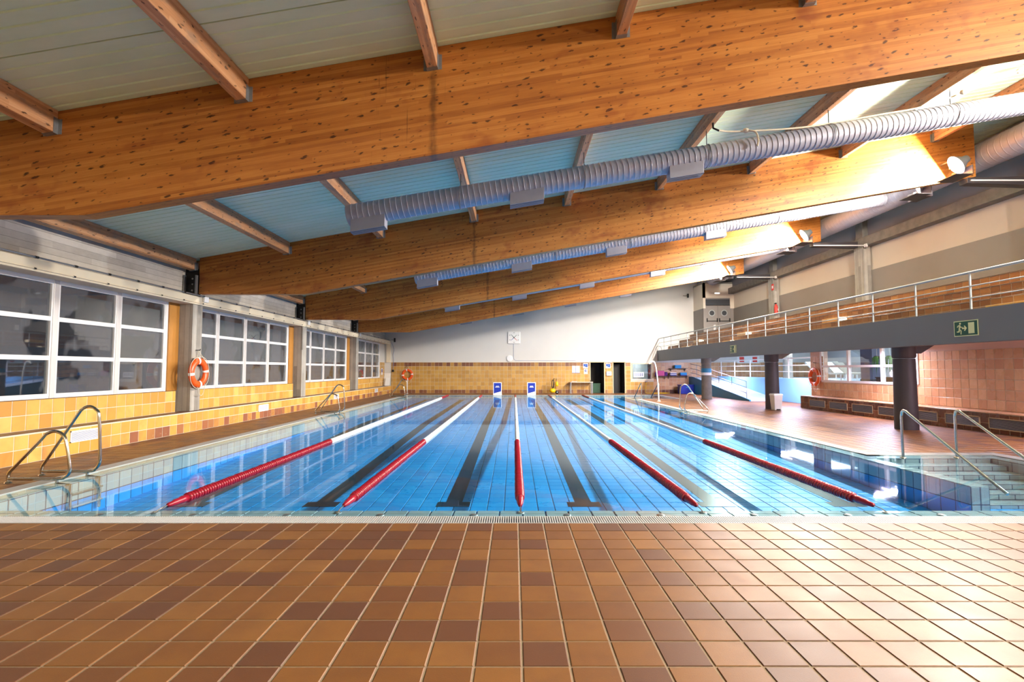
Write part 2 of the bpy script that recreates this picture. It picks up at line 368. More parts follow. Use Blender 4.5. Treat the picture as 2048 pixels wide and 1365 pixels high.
    def build(s, name, mat, parent=None, bevel=0.0, segs=2):
        o = bpy.data.objects.new(name, s.mesh(name, mat)); COL.objects.link(o)
        if parent is not None: o.parent = parent
        if bevel:
            b = o.modifiers.new('bevel', 'BEVEL'); b.width = bevel; b.segments = segs; b.limit_method = 'ANGLE'; b.angle_limit = 0.7
        return o

def tag(o, label=None, cat=None, group=None, kind=None):
    if label: o['label'] = label
    if cat: o['category'] = cat
    if group: o['group'] = group
    if kind: o['kind'] = kind
    return o
def thing(name, label, cat, loc=(0, 0, 0), rz=0.0, group=None):
    o = bpy.data.objects.new(name, None); COL.objects.link(o); o.empty_display_size = 0.1
    o.location = loc; o.rotation_euler = (0, 0, rz)
    return tag(o, label, cat, group, 'thing')
def struct(o, label=None): return tag(o, label, None, None, 'structure')
def dup(root, loc, label, rz=None):
    r = root.copy(); COL.objects.link(r); r.location = loc; r['label'] = label
    if rz is not None: r.rotation_euler = (0, 0, rz)
    for ch in list(root.children):
        c = ch.copy(); COL.objects.link(c); c.parent = r
        for g in list(ch.children):
            d = g.copy(); COL.objects.link(d); d.parent = c
    return r
def place(name, me, parent, o, u, v, n):
    ob = bpy.data.objects.new(name, me); COL.objects.link(ob); ob.parent = parent
    ob.matrix_local = Matrix(((u[0], v[0], n[0], o[0]), (u[1], v[1], n[1], o[1]), (u[2], v[2], n[2], o[2]), (0, 0, 0, 1)))
    return ob
_tm = {}
def tile_mesh(wu, wv, th, mat):
    k = (round(wu, 4), round(wv, 4), th, mat.name)
    if k not in _tm: _tm[k] = MB().tile((0, 0, 0), (1, 0, 0), (0, 1, 0), (0, 0, 1), wu, wv, th).mesh('tile', mat)
    return _tm[k]
def tiling(parent, o, u, v, n, us, vs, gap, th, matf, single=None, name='tile', skip=None):
    """Tiles between the joint positions us (along u) and vs (along v). Those for which single(center) holds become
    objects of their own; the rest is joined, one mesh per material."""
    rest = {}; cnt = 0
    for i in range(len(us) - 1):
        for j in range(len(vs) - 1):
            a, b = us[i] + gap / 2, vs[j] + gap / 2
            wu, wv = us[i + 1] - us[i] - gap, vs[j + 1] - vs[j] - gap
            if wu < 0.02 or wv < 0.02: continue
            p = tuple(o[k] + u[k] * a + v[k] * b for k in range(3))
            c = tuple(p[k] + u[k] * wu / 2 + v[k] * wv / 2 for k in range(3))
            if skip and skip(c): continue
            m = matf(i, j, c) if callable(matf) else matf
            if single and single(c):
                place(name, tile_mesh(wu, wv, th, m), parent, p, u, v, n); cnt += 1
            else:
                rest.setdefault(m.name, (m, MB()))[1].tile(p, u, v, n, wu, wv, th)
    for m, mb in rest.values():
        tag(mb.build(name + '_field', m, parent), kind='stuff')
    return cnt
def steps(a, b, d, first=None):
    """joint positions from a to b, spaced d, with a joint at `first`"""
    if first is None: first = a
    k = math.ceil((a - first) / d - 1e-6); out = [a]
    x = first + k * d
    while x < b - 1e-4:
        if x > a + 0.015: out.append(x)
        x += d
    out.append(b); return out
def arc(c, r, a0, a1, n, plane='xz', t=0.0):
    out = []
    for i in range(n + 1):
        a = math.radians(a0 + (a1 - a0) * i / n); p, q = c[0] + r * math.cos(a), c[1] + r * math.sin(a)
        out.append({'xz': (p, t, q), 'yz': (t, p, q), 'xy': (p, q, t)}[plane])
    return out
def smooth_path(pts, n=4):
    """Catmull-Rom through pts"""
    P = [Vector(p) for p in pts]; out = []
    for i in range(len(P) - 1):
        a, b, c, d = P[max(i - 1, 0)], P[i], P[i + 1], P[min(i + 2, len(P) - 1)]
        for k in range(n):
            t = k / n
            out.append(0.5 * ((2 * b) + (c - a) * t + (2 * a - 5 * b + 4 * c - d) * t * t + (3 * b - 3 * c + d - a) * t ** 3))
    out.append(P[-1]); return out
UX, UY, UZ = (1, 0, 0), (0, 1, 0), (0, 0, 1)
NX, NY = (-1, 0, 0), (0, -1, 0)
def ceil_z(x): return 4.37 + SLOPE * (x + 8.2)

# ------------------------------------------------------------------ main dimensions
TL = 0.25
XL, XR = -6.08, 6.12              # pool water edges
YN, YF = 5.79, 30.80
CL, CR = -6.33, 6.37              # outer side of the coping tiles
CN, CF = 5.506, 31.05
GL, GR = -6.57, 6.61              # outer side of the grates
GN, GF = 5.263, 31.29
YW = 33.62                        # far wall
YB = -7.2                         # wall behind the camera
XA, XG = 8.40, 8.89               # stair alcoves: inner side, outer side of the grate
A1 = (5.79, 9.15)                 # near alcove (Y)
A2 = (27.55, 30.80)               # far alcove

# ------------------------------------------------------------------ floor
floor = MB()
for x0, y0, x1, y1 in [(-8.6, YB, 14.2, GN), (-8.6, GN, GL, YW), (GL, GF, 13.4, YW), (GR, 9.64, 13.4, 27.06), (XG, GN, 13.4, 9.64), (XG, 27.06, 13.4, GF), (13.4, 20.8, 20.2, YW + 0.2)]:
    floor.box(x0, y0, -0.3, x1, y1, -0.005)
floor = struct(floor.build('floor', M['deck_grout']), 'terracotta tiled pool deck around the water')
X0 = 0.043
xs = steps(-8.0, 13.7, TL, X0)
ysf = steps(GN - 18 * TL, GN, TL)
cand = []
for i in range(len(xs) - 1):
    for j in range(len(ysf) - 1):
        cx_, cy_ = (xs[i] + xs[i + 1]) / 2, (ysf[j] + ysf[j + 1]) / 2
        if cy_ > 2.45 and abs(cx_) < cy_ * 1.0 + 0.16: cand.append((cy_, cx_))
cand.sort(); near = {(round(a, 3), round(b, 3)) for a, b in cand[:300]}
tiling(floor, (0, 0, 0), UX, UY, UZ, xs, ysf, 0.012, 0.0, M['deck_tile'], lambda c: (round(c[1], 3), round(c[0], 3)) in near)
for x0, x1, y0, y1 in [(-8.0, GL, GN, YW), (GL, GR, GF, YW), (GR, XG, 9.64, 27.06), (GR, XG, GF, YW), (XG, 11.55, GN, YW), (11.55, 13.0, 20.85, YW)]:
    tiling(floor, (0, 0, 0), UX, UY, UZ, steps(x0, x1, TL, X0), steps(y0, y1, TL, GN), 0.008, 0.0, M['deck_tile'])

# ------------------------------------------------------------------ pool basin
def pool_z(y):
    P = [(5.0, -0.58), (9.5, -0.46), (17.0, -0.24), (YF + 1, -0.15)]
    for (a, za), (b, zb) in zip(P, P[1:]):
        if y <= b: return za + (zb - za) * (y - a) / (b - a)
    return P[-1][1]
basin = MB()
ysb = [5.2, 9.5, 17.0, YF + 0.3]
for a, b in zip(ysb, ysb[1:]):
    za, zb = pool_z(a) - 0.006, pool_z(b) - 0.006
    basin.hexa([(-6.3, a, za - 0.2), (9.0, a, za - 0.2), (9.0, b, zb - 0.2), (-6.3, b, zb - 0.2)], [(-6.3, a, za), (9.0, a, za), (9.0, b, zb), (-6.3, b, zb)])
basin.box(-6.6, 5.25, -0.75, XL, YF + 0.5, -0.028)
basin.box(XL, 5.25, -0.75, 9.0, YN, -0.028)
basin.box(XL, YF, -0.75, 9.0, YF + 0.5, -0.028)
basin.box(XR, A1[1], -0.75, GR, A2[0], -0.028)
basin.box(XA, YN, -0.75, 9.0, 9.7, -0.028); basin.box(XA, 27.0, -0.75, 9.0, YF, -0.028)
basin.box(GR, A1[1], -0.75, 9.0, 9.7, -0.028); basin.box(GR, 27.0, -0.75, 9.0, A2[0], -0.028)
basin.box(XR, 7.0, -0.75, CR, A1[1], -0.034); basin.box(XR, A2[0], -0.75, CR, 29.6, -0.034)
basin = struct(basin.build('pool_basin', M['pool_grout']), 'tiled swimming pool basin')
# floor tiles (following the slope)
cnt = 0
def pf_near(c): return c[1] < 7.32 and abs(c[0]) < c[1] * 1.0
for a, b in zip(ysb, ysb[1:]):
    yy = steps(max(a, YN), min(b, YF), TL, YN)
    dz = (pool_z(b) - pool_z(a)) / (b - a); L = math.hypot(1, dz)
    vdir = (0, 1 / L, dz / L); nd = (0, -dz / L, 1 / L)
    y0 = yy[0]
    tiling(basin, (0, y0, pool_z(y0) - 0.004), UX, vdir, nd, steps(XL, XR, TL, X0 + 0.06), [(q - y0) * L for q in yy], 0.012, 0.004, M['pool_floor_tile'], pf_near, name='pool_tile')
tiling(basin, (0, 0, -0.5), UX, UY, UZ, steps(XR, XA, TL, X0), steps(YN, 7.7, TL), 0.012, 0.004, M['pool_floor_tile'], name='pool_tile')
# wall tiles below the water line
def wall_m(i, j, c): return M['pool_tile'] if c[2] > -0.25 else M['pool_floor_tile']
zz = [-0.58, -0.272, -0.03]
tiling(basin, (XL, 0, 0), UY, UZ, UX, steps(YN, YF, TL), zz, 0.012, 0.004, wall_m, lambda c: 6.0 < c[1] < 11, name='pool_tile')
tiling(basin, (XR, 0, 0), UY, UZ, NX, steps(7.0, 29.6, TL), zz, 0.012, 0.004, wall_m, lambda c: c[1] < 12, name='pool_tile')
tiling(basin, (0, YF, 0), UX, UZ, NY, steps(XL, XA, TL), zz, 0.012, 0.004, wall_m, name='pool_tile')
tiling(basin, (XA, 0, 0), UY, UZ, NX, steps(A1[0], A1[1], TL), zz, 0.012, 0.004, M['pool_tile'], name='pool_tile')
tiling(basin, (0, A1[1], 0), UX, UZ, NY, steps(CR, XA, TL), zz, 0.012, 0.004, M['pool_tile'], name='pool_tile')
tiling(basin, (0, 7.0, 0), UX, UZ, NY, [XR, 6.245, CR], zz, 0.012, 0.004, M['pool_tile'], name='pool_tile')
# coping tiles, just under the water film
ct = -0.018
sub = [CN, (CN + YN) / 2 + 0.02, YN]
tiling(basin, (0, 0, ct - 0.006), UX, UY, UZ, steps(CL, XA, TL, X0 + 0.05), sub, 0.016, 0.006, M['pool_tile'], lambda c: abs(c[0]) < 5.7, name='coping_tile')
tiling(basin, (0, 0, ct - 0.006), UX, UY, UZ, steps(CL, XA, TL, X0), [YF, YF + 0.125, CF], 0.010, 0.006, M['pool_tile'], name='coping_tile')
tiling(basin, (0, 0, ct - 0.006), UX, UY, UZ, [CL, CL + 0.125, XL], steps(YN, YF, TL), 0.010, 0.006, M['pool_tile'], lambda c: 6.2 < c[1] < 10, name='coping_tile')
tiling(basin, (0, 0, ct - 0.006), UX, UY, UZ, [XR, XR + 0.125, CR], steps(A1[1], A2[0], TL), 0.010, 0.006, M['pool_tile'], lambda c: c[1] < 11, name='coping_tile')
tiling(basin, (0, 0, ct - 0.012), UX, UY, UZ, [XR, CR], steps(7.0, A1[1], TL), 0.010, 0.006, M['pool_tile'], name='coping_tile')
tiling(basin, (0, 0, ct - 0.012), UX, UY, UZ, [XR, CR], steps(A2[0], 29.6, TL), 0.010, 0.006, M['pool_tile'], name='coping_tile')
for ya, yb in (A1, A2):
    lo, hi = (yb, yb + 0.25) if ya == A1[0] else (ya - 0.25, ya)
    tiling(basin, (0, 0, ct - 0.006), UX, UY, UZ, steps(CR, XA + 0.25, TL), [lo, (lo + hi) / 2, hi], 0.010, 0.006, M['pool_tile'], name='coping_tile')
    tiling(basin, (0, 0, ct - 0.006), UX, UY, UZ, [XA, XA + 0.125, XA + 0.25], steps(ya, yb, TL), 0.010, 0.006, M['pool_tile'], name='coping_tile')
# alcove stairs
for k in range(5):
    z = -0.10 - 0.085 * k
    st = MB().box(CR, A1[1] - 0.30 * (k + 1), -0.7, XA, A1[1] - 0.30 * k, z - 0.004).build('pool_step', M['pool_grout'], basin)
    tiling(st, (0, 0, z - 0.004), UX, UY, UZ, steps(CR, XA, TL), [A1[1] - 0.30 * (k + 1), A1[1] - 0.30 * k - 0.17, A1[1] - 0.30 * k], 0.012, 0.004, M['pool_tile'], name='step_tile')
    tiling(st, (0, A1[1] - 0.30 * (k + 1), 0), UX, UZ, NY, steps(CR, XA, TL), [z - 0.085, z - 0.006], 0.012, 0.004, M['pool_tile'], name='step_tile')
    st2 = MB().box(CR, A2[0] + 0.30 * k, -0.7, XA, A2[0] + 0.30 * (k + 1), z * 0.6).build('pool_step', M['pool_tile'], basin)
# lane markings on the floor
ROPE_X = [-3.90, -1.915, 0.07, 2.055, 4.05]
LANE_X = [-4.89, -2.91, -0.92, 1.06, 3.05, 5.03]
for lx in LANE_X:
    m = MB()
    def strip(x0, x1, a, b):
        cuts = [a] + [q for q in (9.5, 17.0) if a < q < b] + [b]
        for p, q in zip(cuts, cuts[1:]):
            m.hexa([(x0, p, pool_z(p) - 0.01), (x1, p, pool_z(p) - 0.01), (x1, q, pool_z(q) - 0.01), (x0, q, pool_z(q) - 0.01)],
                   [(x0, p, pool_z(p) + 0.003), (x1, p, pool_z(p) + 0.003), (x1, q, pool_z(q) + 0.003), (x0, q, pool_z(q) + 0.003)])
    strip(lx - 0.125, lx + 0.125, 8.05, 29.0); strip(lx - 0.25, lx + 0.25, 7.80, 8.05); strip(lx - 0.25, lx + 0.25, 29.0, 29.25)
    tag(m.build('lane_marking', M['lane_tile'], basin), 'black T-ended lane line on the pool floor')
# anchor covers on the coping
pl = MB().lathe([(0.0, 0.012), (0.03, 0.012), (0.042, 0.006), (0.045, 0.0)][::-1], 12).mesh('anchor_cover', M['zinc'])
for x, y in [(r, 5.69) for r in ROPE_X] + [(0.07 - 4.5 + k, 5.60) for k in range(10)]:
    o = bpy.data.objects.new('anchor_cover', pl); COL.objects.link(o); o.parent = basin; o.location = (x, y, ct)
# the water itself
wm = MB()
ywat = [CN, A1[1] + 0.25, A2[0] - 0.25, CF]
wz = -0.006
wm.quad((CL, CN, wz), (XA + 0.25, CN, wz), (XA + 0.25, ywat[1], wz), (CL, ywat[1], wz))
wm.quad((CL, ywat[1], wz), (CR, ywat[1], wz), (CR, ywat[2], wz), (CL, ywat[2], wz))
wm.quad((CL, ywat[2], wz), (XA + 0.25, ywat[2], wz), (XA + 0.25, CF, wz), (CL, CF, wz))
tag(wm.build('pool_water', M['water']), 'still clear blue water filling the swimming pool', 'water', kind='stuff')

# overflow grates: white slats lying across a gutter
def grate(label, x0, y0, x1, y1, along):
    t = thing('overflow_grate', label, 'grate')
    MB().box(x0, y0, -0.06, x1, y1, -0.03).build('gutter', M['dark_gutter'], t)
    m = MB(); p = 0.024
    if along == 'x':
        n = int((x1 - x0) / p)
        for k in range(n):
            a = x0 + k * p; m.box(a, y0 + 0.012, -0.03, a + 0.0125, y1 - 0.012, 0.0)
        e = MB().box(x0, y0, -0.03, x1, y0 + 0.012, 0.0).box(x0, y1 - 0.012, -0.03, x1, y1, 0.0)
    else:
        n = int((y1 - y0) / p)
        for k in range(n):
            a = y0 + k * p; m.box(x0 + 0.012, a, -0.03, x1 - 0.012, a + 0.0145, 0.0)
        e = MB().box(x0, y0, -0.03, x0 + 0.012, y1, 0.0).box(x1 - 0.012, y0, -0.03, x1, y1, 0.0)
    tag(m.build('slat_row', M['grate'], t), kind='stuff')
    e.build('edge_strip', M['grate'], t)
grate('white slatted overflow grate along the near pool edge', GL, GN, XG, CN, 'x')
grate('white overflow grate along the left pool edge by the yellow bench', GL, CN, CL, CF, 'y')
grate('white overflow grate along the right pool edge by the balcony', CR, 9.40, GR, 27.30, 'y')
grate('white overflow grate along the far pool edge', GL, CF, XG, GF, 'x')
grate('white overflow grate round the near stair alcove, far side', CR, 9.40, XG, 9.64, 'x')
grate('white overflow grate round the near stair alcove, outer side', 8.65, CN, XG, 9.40, 'y')
grate('white overflow grate round the far stair alcove, near side', CR, 27.06, XG, 27.30, 'x')
grate('white overflow grate round the far stair alcove, outer side', 8.65, 27.30, XG, CF, 'y')
# ------------------------------------------------------------------ left side: bench, sill wall, windows, columns, cornice
wl = MB().box(-8.9, YB, 3.40, -8.42, YW, 4.31).box(-8.9, YB, -0.2, -8.62, YW, 0.5)
wl = struct(wl.build('wall_left', M['concrete_h']), 'board-marked concrete wall above the windows')
COLY = [-0.55 + 6.73 * k for k in range(6)]       # column front faces: ..., 6.18, 12.91, 19.64, 26.37
COLY = [y for y in COLY if y < 30]
bench = thing('tiled_bench', 'long yellow tiled bench along the window wall', 'bench')
MB().box(-8.62, YB, 0.0, -8.006, YW, 0.494).build('bench_core', M['wall_grout'], bench)
yb = steps(YB, YW, TL, 0.07)
def bench_m(i, j, c):
    if j: return M['wall_tile']
    return M['wall_tile_brown'] if c[1] > 10.3 or (i * 7) % 5 == 0 else M['wall_tile']
tiling(bench, (-8.006, 0, 0), UY, UZ, UX, yb, [0.0, 0.235, 0.47], 0.013, 0.006, bench_m, lambda c: 7.8 < c[1] < 15)
tiling(bench, (-8.30, 0, 0.494), UX, UY, UZ, [0.0, 0.30], yb, 0.006, 0.006, M['nosing'], lambda c: c[0] > -8.3 and 7.8 < c[1] < 15, name='nosing_tile')
# sill wall, one stretch between each pair of columns
sillw = struct(MB().box(-8.62, YB, 0.5, -8.57, YW, 1.02).build('wall_left_lower', M['wall_grout']), 'tiled sill wall under the windows')
WIN = []
for k in range(len(COLY)):
    y0 = COLY[k] + 0.40
    y1 = COLY[k + 1] if k + 1 < len(COLY) else YW
    if y1 < 7: continue
    last = y1 == YW
    ys1 = y1 - (0.22 if not last else 1.1)
    core = MB().box(-8.50, y0, 0.5, -8.306, ys1, 1.014).build('sill_core', M['wall_grout'], sillw)
    tiling(sillw, (-8.306, 0, 0), UY, UZ, UX, steps(y0, ys1, TL, 0.07), [0.5, 0.76, 1.02], 0.013, 0.006, M['wall_tile'], lambda c: 7.8 < c[1] < 15)
    tiling(sillw, (-8.306, ys1, 0), NX, UZ, UY, [0, 0.2], [0.5, 0.76, 1.02], 0.009, 0.006, M['wall_tile'])
    tiling(sillw, (-8.50, 0, 1.014), UX, UY, UZ, [0, 0.2], steps(y0, ys1, TL, 0.07), 0.009, 0.006, M['nosing'])
    WIN.append((y0 + 0.02, y1 - (0.42 if not last else 1.25), y0, y1, last))
wi = 0
for (a, b, y0, y1, last) in WIN:
    wi += 1
    win = bpy.data.objects.new('window_%d' % wi, None); COL.objects.link(win)
    struct(win, 'white framed misted window in the window wall')
    zs = [1.05, 1.75, 2.47, 3.16]
    ys = [b]
    while ys[-1] - 1.515 > a + 0.3: ys.append(ys[-1] - 1.515)
    ys.append(a); ys = ys[::-1]
    fx0, fx1 = -8.53, -8.46
    fr = MB()
    fr.box(fx0, a, zs[0] - 0.05, fx1, b, zs[0] + 0.05).box(fx0, a, zs[-1] - 0.05, fx1, b, zs[-1] + 0.04)
    fr.build('frame_rail', M['window_frame'], win, 0.006)
    for z in zs[1:-1]:
        MB().box(fx0 + 0.002, a + 0.03, z - 0.042, fx1 - 0.004, b - 0.03, z + 0.042).build('transom', M['window_frame'], win, 0.006)
    for i, y in enumerate(ys):
        w_ = 0.055 if 0 < i < len(ys) - 1 else 0.045
        MB().box(fx0, y - w_, zs[0] - 0.045, fx1 + 0.012, y + w_, zs[-1] + 0.03).build('mullion', M['grey_mullion'] if 0 < i < len(ys) - 1 else M['window_frame'], win, 0.006)
        if 0 < i < len(ys):
            MB().box(fx0, y - w_ - 0.035, zs[0], fx1 - 0.002, y - w_, zs[-1]).build('stile', M['window_frame'], win)
        if i < len(ys) - 1:
            MB().box(fx0, y + w_, zs[0], fx1 - 0.002, y + w_ + 0.035, zs[-1]).build('stile', M['window_frame'], win)
    for i in range(len(ys) - 1):
        for j in range(3):
            MB().box(-8.505, ys[i] + 0.04, zs[j] + 0.03, -8.499, ys[i + 1] - 0.04, zs[j + 1] - 0.03).build('pane', M['pane'], win)
    if last:
        we = struct(MB().box(-8.55, b + 0.045, 0.5, -8.44, YW - 0.001, 3.19).build('wall_left_end', M['white_paint']))
        tiling(we, (-8.44, 0, 0), UY, UZ, UX, steps(b + 0.05, YW - 0.02, TL), [0.51, 0.76, 1.02, 1.27, 1.52, 1.77, 2.0], 0.012, 0.005, M['far_tile'])
        struct(MB().box(-8.30, YW - 0.10, 2.0, -8.05, YW - 0.005, 3.2).build('trim_9', M['cornice_paint']))
    else:
        MB().box(-8.56, b + 0.045, 1.02, -8.42, y1, 3.2).build('reveal_panel', M['ochre_panel'], win, 0.004)
cn = MB().box(-8.56, YB, 3.19, -8.05, YW, 3.40).box(-8.56, YB, 3.40, -8.30, YW, 3.44)
struct(cn.build('trim_1', M['cornice_paint'], None, 0.01), 'cream cornice running above the windows')
cond = thing('conduit', 'pair of thin cable conduits clipped along the cream cornice', 'conduit')
MB().tube([(-8.02, YB, 3.425), (-8.02, YW - 0.4, 3.425)], 0.016, 8).build('pipe', M['zinc'], cond)
MB().tube([(-8.035, YB, 3.235), (-8.035, YW - 0.4, 3.235)], 0.008, 6).build('pipe', M['cornice_paint'], cond)
clipm = MB().tube([(0, 0, -0.03), (0, 0, 0.03)], 0.022, 8).box(-0.03, -0.012, -0.03, 0.0, 0.012, 0.03).mesh('clip', M['black_metal'])
clip2 = MB().tube([(0, 0, -0.018), (0, 0, 0.018)], 0.016, 6).box(-0.015, -0.008, -0.018, 0.0, 0.008, 0.018).mesh('clip', M['black_metal'])
y = 7.0
while y < 33:
    for me, x, z in ((clipm, -8.02, 3.425), (clip2, -8.035, 3.235)):
        o = bpy.data.objects.new('clip', me); COL.objects.link(o); o.parent = cond; o.location = (x, y, z); o.rotation_euler = (PI / 2, 0, 0)
    y += 0.78
ORD = ['first', 'second', 'third', 'fourth', 'fifth', 'sixth', 'seventh', 'eighth', 'ninth', 'tenth', 'eleventh', 'twelfth', 'thirteenth', 'fourteenth', 'fifteenth', 'sixteenth', 'seventeenth']
vis_cols = [y for y in COLY if y > 12]
for k, y in enumerate(vis_cols):
    c = thing('concrete_column', 'board-marked grey concrete column on the bench, %s along the window wall%s' % (ORD[k], ', carrying the life ring' if k == 0 else ''), 'column', (-8.315, y + 0.2, 0.5), group='window wall columns')
    MB().box(-0.235, -0.2, 0.0, 0.235, 0.2, 2.69).build('shaft', M['concrete_v'], c, 0.012)
    jb = thing('junction_box', 'small white junction box on the cornice, %s along the window wall' % ORD[k], 'box', (-8.03, y + 0.42, 3.36), group='cornice junction boxes')
    MB().box(-0.02, -0.1, -0.08, 0.03, 0.1, 0.07).build('body', M['white_plastic'], jb, 0.01)
    MB().box(0.03, -0.085, -0.065, 0.036, 0.085, 0.055).build('cover', M['sign_white'], jb)
for k, y in enumerate([6.33, 13.06, 19.79, 26.52]):
    s = thing('beam_seat', 'dark steel seat under the window-side end of the %s roof beam' % ORD[k], 'bracket', (-8.2, y + 0.1, 3.42), group='steel beam seats')
    MB().box(-0.24, -0.16, 0.0, 0.05, 0.16, 0.04).build('base_plate', M['black_metal'], s)
    MB().box(-0.24, -0.06, 0.04, 0.1, 0.06, 0.70).build('web', M['black_metal'], s)
    MB().box(0.1, -0.19, 0.04, 0.135, -0.12, 0.52).build('flange', M['zinc'], s)
    MB().box(-0.2, -0.19, 0.04, -0.17, -0.12, 0.52).build('flange', M['zinc'], s)
    for zz_ in (0.14, 0.3, 0.44):
        MB().lathe([(0.022, -0.07), (0.022, -0.05)], 8, 'y', (-0.03, -0.02, zz_)).build('bolt', M['zinc'], s)
# vents in the bench face
VY = [9.36, 16.2, 22.95, 29.7]
for k, y in enumerate(VY):
    v = thing('bench_vent', 'white louvred vent in the yellow bench face, %s from the camera' % ORD[k], 'vent', (-7.999, y, 0.215), group='bench vents')
    MB().box(-0.004, 0, 0, 0.012, 0.66, 0.018).box(-0.004, 0, 0.192, 0.012, 0.66, 0.21).box(-0.004, 0, 0, 0.012, 0.018, 0.21).box(-0.004, 0.642, 0, 0.012, 0.66, 0.21).build('frame', M['white_plastic'], v)
    MB().box(-0.006, 0.01, 0.01, 0.0, 0.65, 0.2).build('backing', M['chain'], v)
    for q in range(7):
        z = 0.03 + q * 0.024
        MB().hexa([(0.0, 0.018, z), (0.002, 0.018, z - 0.003), (0.002, 0.642, z - 0.003), (0.0, 0.642, z)], [(0.008, 0.018, z + 0.012), (0.010, 0.018, z + 0.009), (0.010, 0.642, z + 0.009), (0.008, 0.642, z + 0.012)]).build('slat', M['white_plastic'], v)

# ------------------------------------------------------------------ roof: panels, beams, purlins
ceiling = MB().hexa([(-8.6, YB, ceil_z(-8.6) + 0.03), (14.2, YB, ceil_z(14.2) + 0.03), (14.2, YW + 0.1, ceil_z(14.2) + 0.03), (-8.6, YW + 0.1, ceil_z(-8.6) + 0.03)],
                    [(-8.6, YB, ceil_z(-8.6) + 0.2), (14.2, YB, ceil_z(14.2) + 0.2), (14.2, YW + 0.1, ceil_z(14.2) + 0.2), (-8.6, YW + 0.1, ceil_z(-8.6) + 0.2)])
ceiling = struct(ceiling.build('ceiling', M['panel_joint']), 'sloping roof of pale ribbed panels')
# one ribbed panel: profile across Y, run along the slope
def panel_mesh(wd):
    n = 6; prof = []
    for i in range(n):
        a = wd * i / n; b = wd * (i + 1) / n
        prof += [(a + 0.010, 0.0), (b - 0.030, 0.0), (b - 0.024, 0.016), (b - 0.000, 0.016)] if i < n - 1 else [(a + 0.010, 0.0), (b - 0.008, 0.0)]
    vs, fs = [], []
    for y, h in prof:
        for x in (-8.55, 14.1): vs.append((x, y, ceil_z(x) + h))
    for i in range(len(prof) - 1): fs.append((2 * i, 2 * i + 2, 2 * i + 3, 2 * i + 1))
    k = len(vs)
    for y in (prof[0][0], prof[-1][0]):
        for x in (-8.55, 14.1): vs.append((x, y, ceil_z(x) + 0.04))
    fs += [(0, 1, k + 1, k), (k - 2, k + 2, k + 3, k - 1), (k, k + 1, k + 3, k + 2)]
    m = MB(); m.add(vs, fs); return m.mesh('roof_panel', M['panel'])
bays = list(zip([YB] + BEAM_Y[0:], BEAM_Y + [YW]))
pm = panel_mesh(6.73 / 6)
for (a, b) in bays:
    for q in range(6):
        o = bpy.data.objects.new('roof_panel', pm); COL.objects.link(o); o.parent = ceiling; o.location = (0, a + 0.1 + q * 6.73 / 6, 0)
BT = 0.20
bot0, kink = 3.465, -5.37
def beam_poly():
    xr = 11.95
    return [(-8.05, bot0), (kink, bot0), (xr, bot0 + SLOPE * (xr - kink)), (xr, ceil_z(xr) - 0.002), (-8.05, ceil_z(-8.05) - 0.002)]
bl = ['wide orange glulam roof beam behind the camera', 'wide orange glulam roof beam nearest the camera, crossing the top of the view', 'orange glulam roof beam, second from the camera', 'orange glulam roof beam, third from the camera', 'orange glulam roof beam farthest from the camera, next to the white end wall']
for k, y in enumerate(BEAM_Y):
    o = MB().prism(beam_poly(), 'y', y, y + BT).build('roof_beam', M['glulam'], None, 0.008)
    tag(o, bl[k], 'beam', 'glulam roof beams', 'thing')
PX = [-8.2 + 2.39 * k for k in range(9)]
bayname = ['over the camera', 'before the second beam', 'before the third beam', 'before the last beam', 'before the end wall']
pw, ph = 0.13, 0.30
for b in range(5):
    ya, ye = BEAM_Y[b] + BT, (BEAM_Y + [YW])[b + 1]
    for k, px in enumerate(PX):
        p = thing('purlin', 'pale wooden purlin, %s from the window wall, in the bay %s' % (ORD[k], bayname[b]), 'purlin', (px, ya, ceil_z(px)), group='roof purlins')
        dxz = SLOPE * pw / 2; L = ye - ya
        m = MB().hexa([(-pw / 2, 0.005, -ph - dxz), (pw / 2, 0.005, -ph + dxz), (pw / 2, L - 0.005, -ph + dxz), (-pw / 2, L - 0.005, -ph - dxz)],
                      [(-pw / 2, 0.005, -dxz - 0.003), (pw / 2, 0.005, dxz - 0.003), (pw / 2, L - 0.005, dxz - 0.003), (-pw / 2, L - 0.005, -dxz - 0.003)])
        m.build('timber', M['purlin'], p, 0.006)
        for e, (s0, s1) in enumerate(((0.0, 0.07), (L - 0.07, L))):
            h = MB()
            zb = -ph - dxz - 0.006
            h.box(-pw / 2 - 0.006, s0, zb, -pw / 2, s1, -0.10).box(pw / 2, s0, zb + 2 * dxz, pw / 2 + 0.006, s1, -0.10)
            h.hexa([(-pw / 2 - 0.006, s0, zb - 0.004), (pw / 2 + 0.006, s0, zb + 2 * dxz - 0.004), (pw / 2 + 0.006, s1, zb + 2 * dxz - 0.004), (-pw / 2 - 0.006, s1, zb - 0.004)],
                   [(-pw / 2 - 0.006, s0, zb), (pw / 2 + 0.006, s0, zb + 2 * dxz), (pw / 2 + 0.006, s1, zb + 2 * dxz), (-pw / 2 - 0.006, s1, zb)])
            yy = (s1 - 0.004, s1) if e else (s0, s0 + 0.004)
            h.box(-pw / 2 - 0.05, yy[0], zb, -pw / 2, yy[1], -0.10).box(pw / 2, yy[0], zb + 2 * dxz, pw / 2 + 0.05, yy[1], -0.10)
            h.build('joist_hanger', M['zinc'], p)

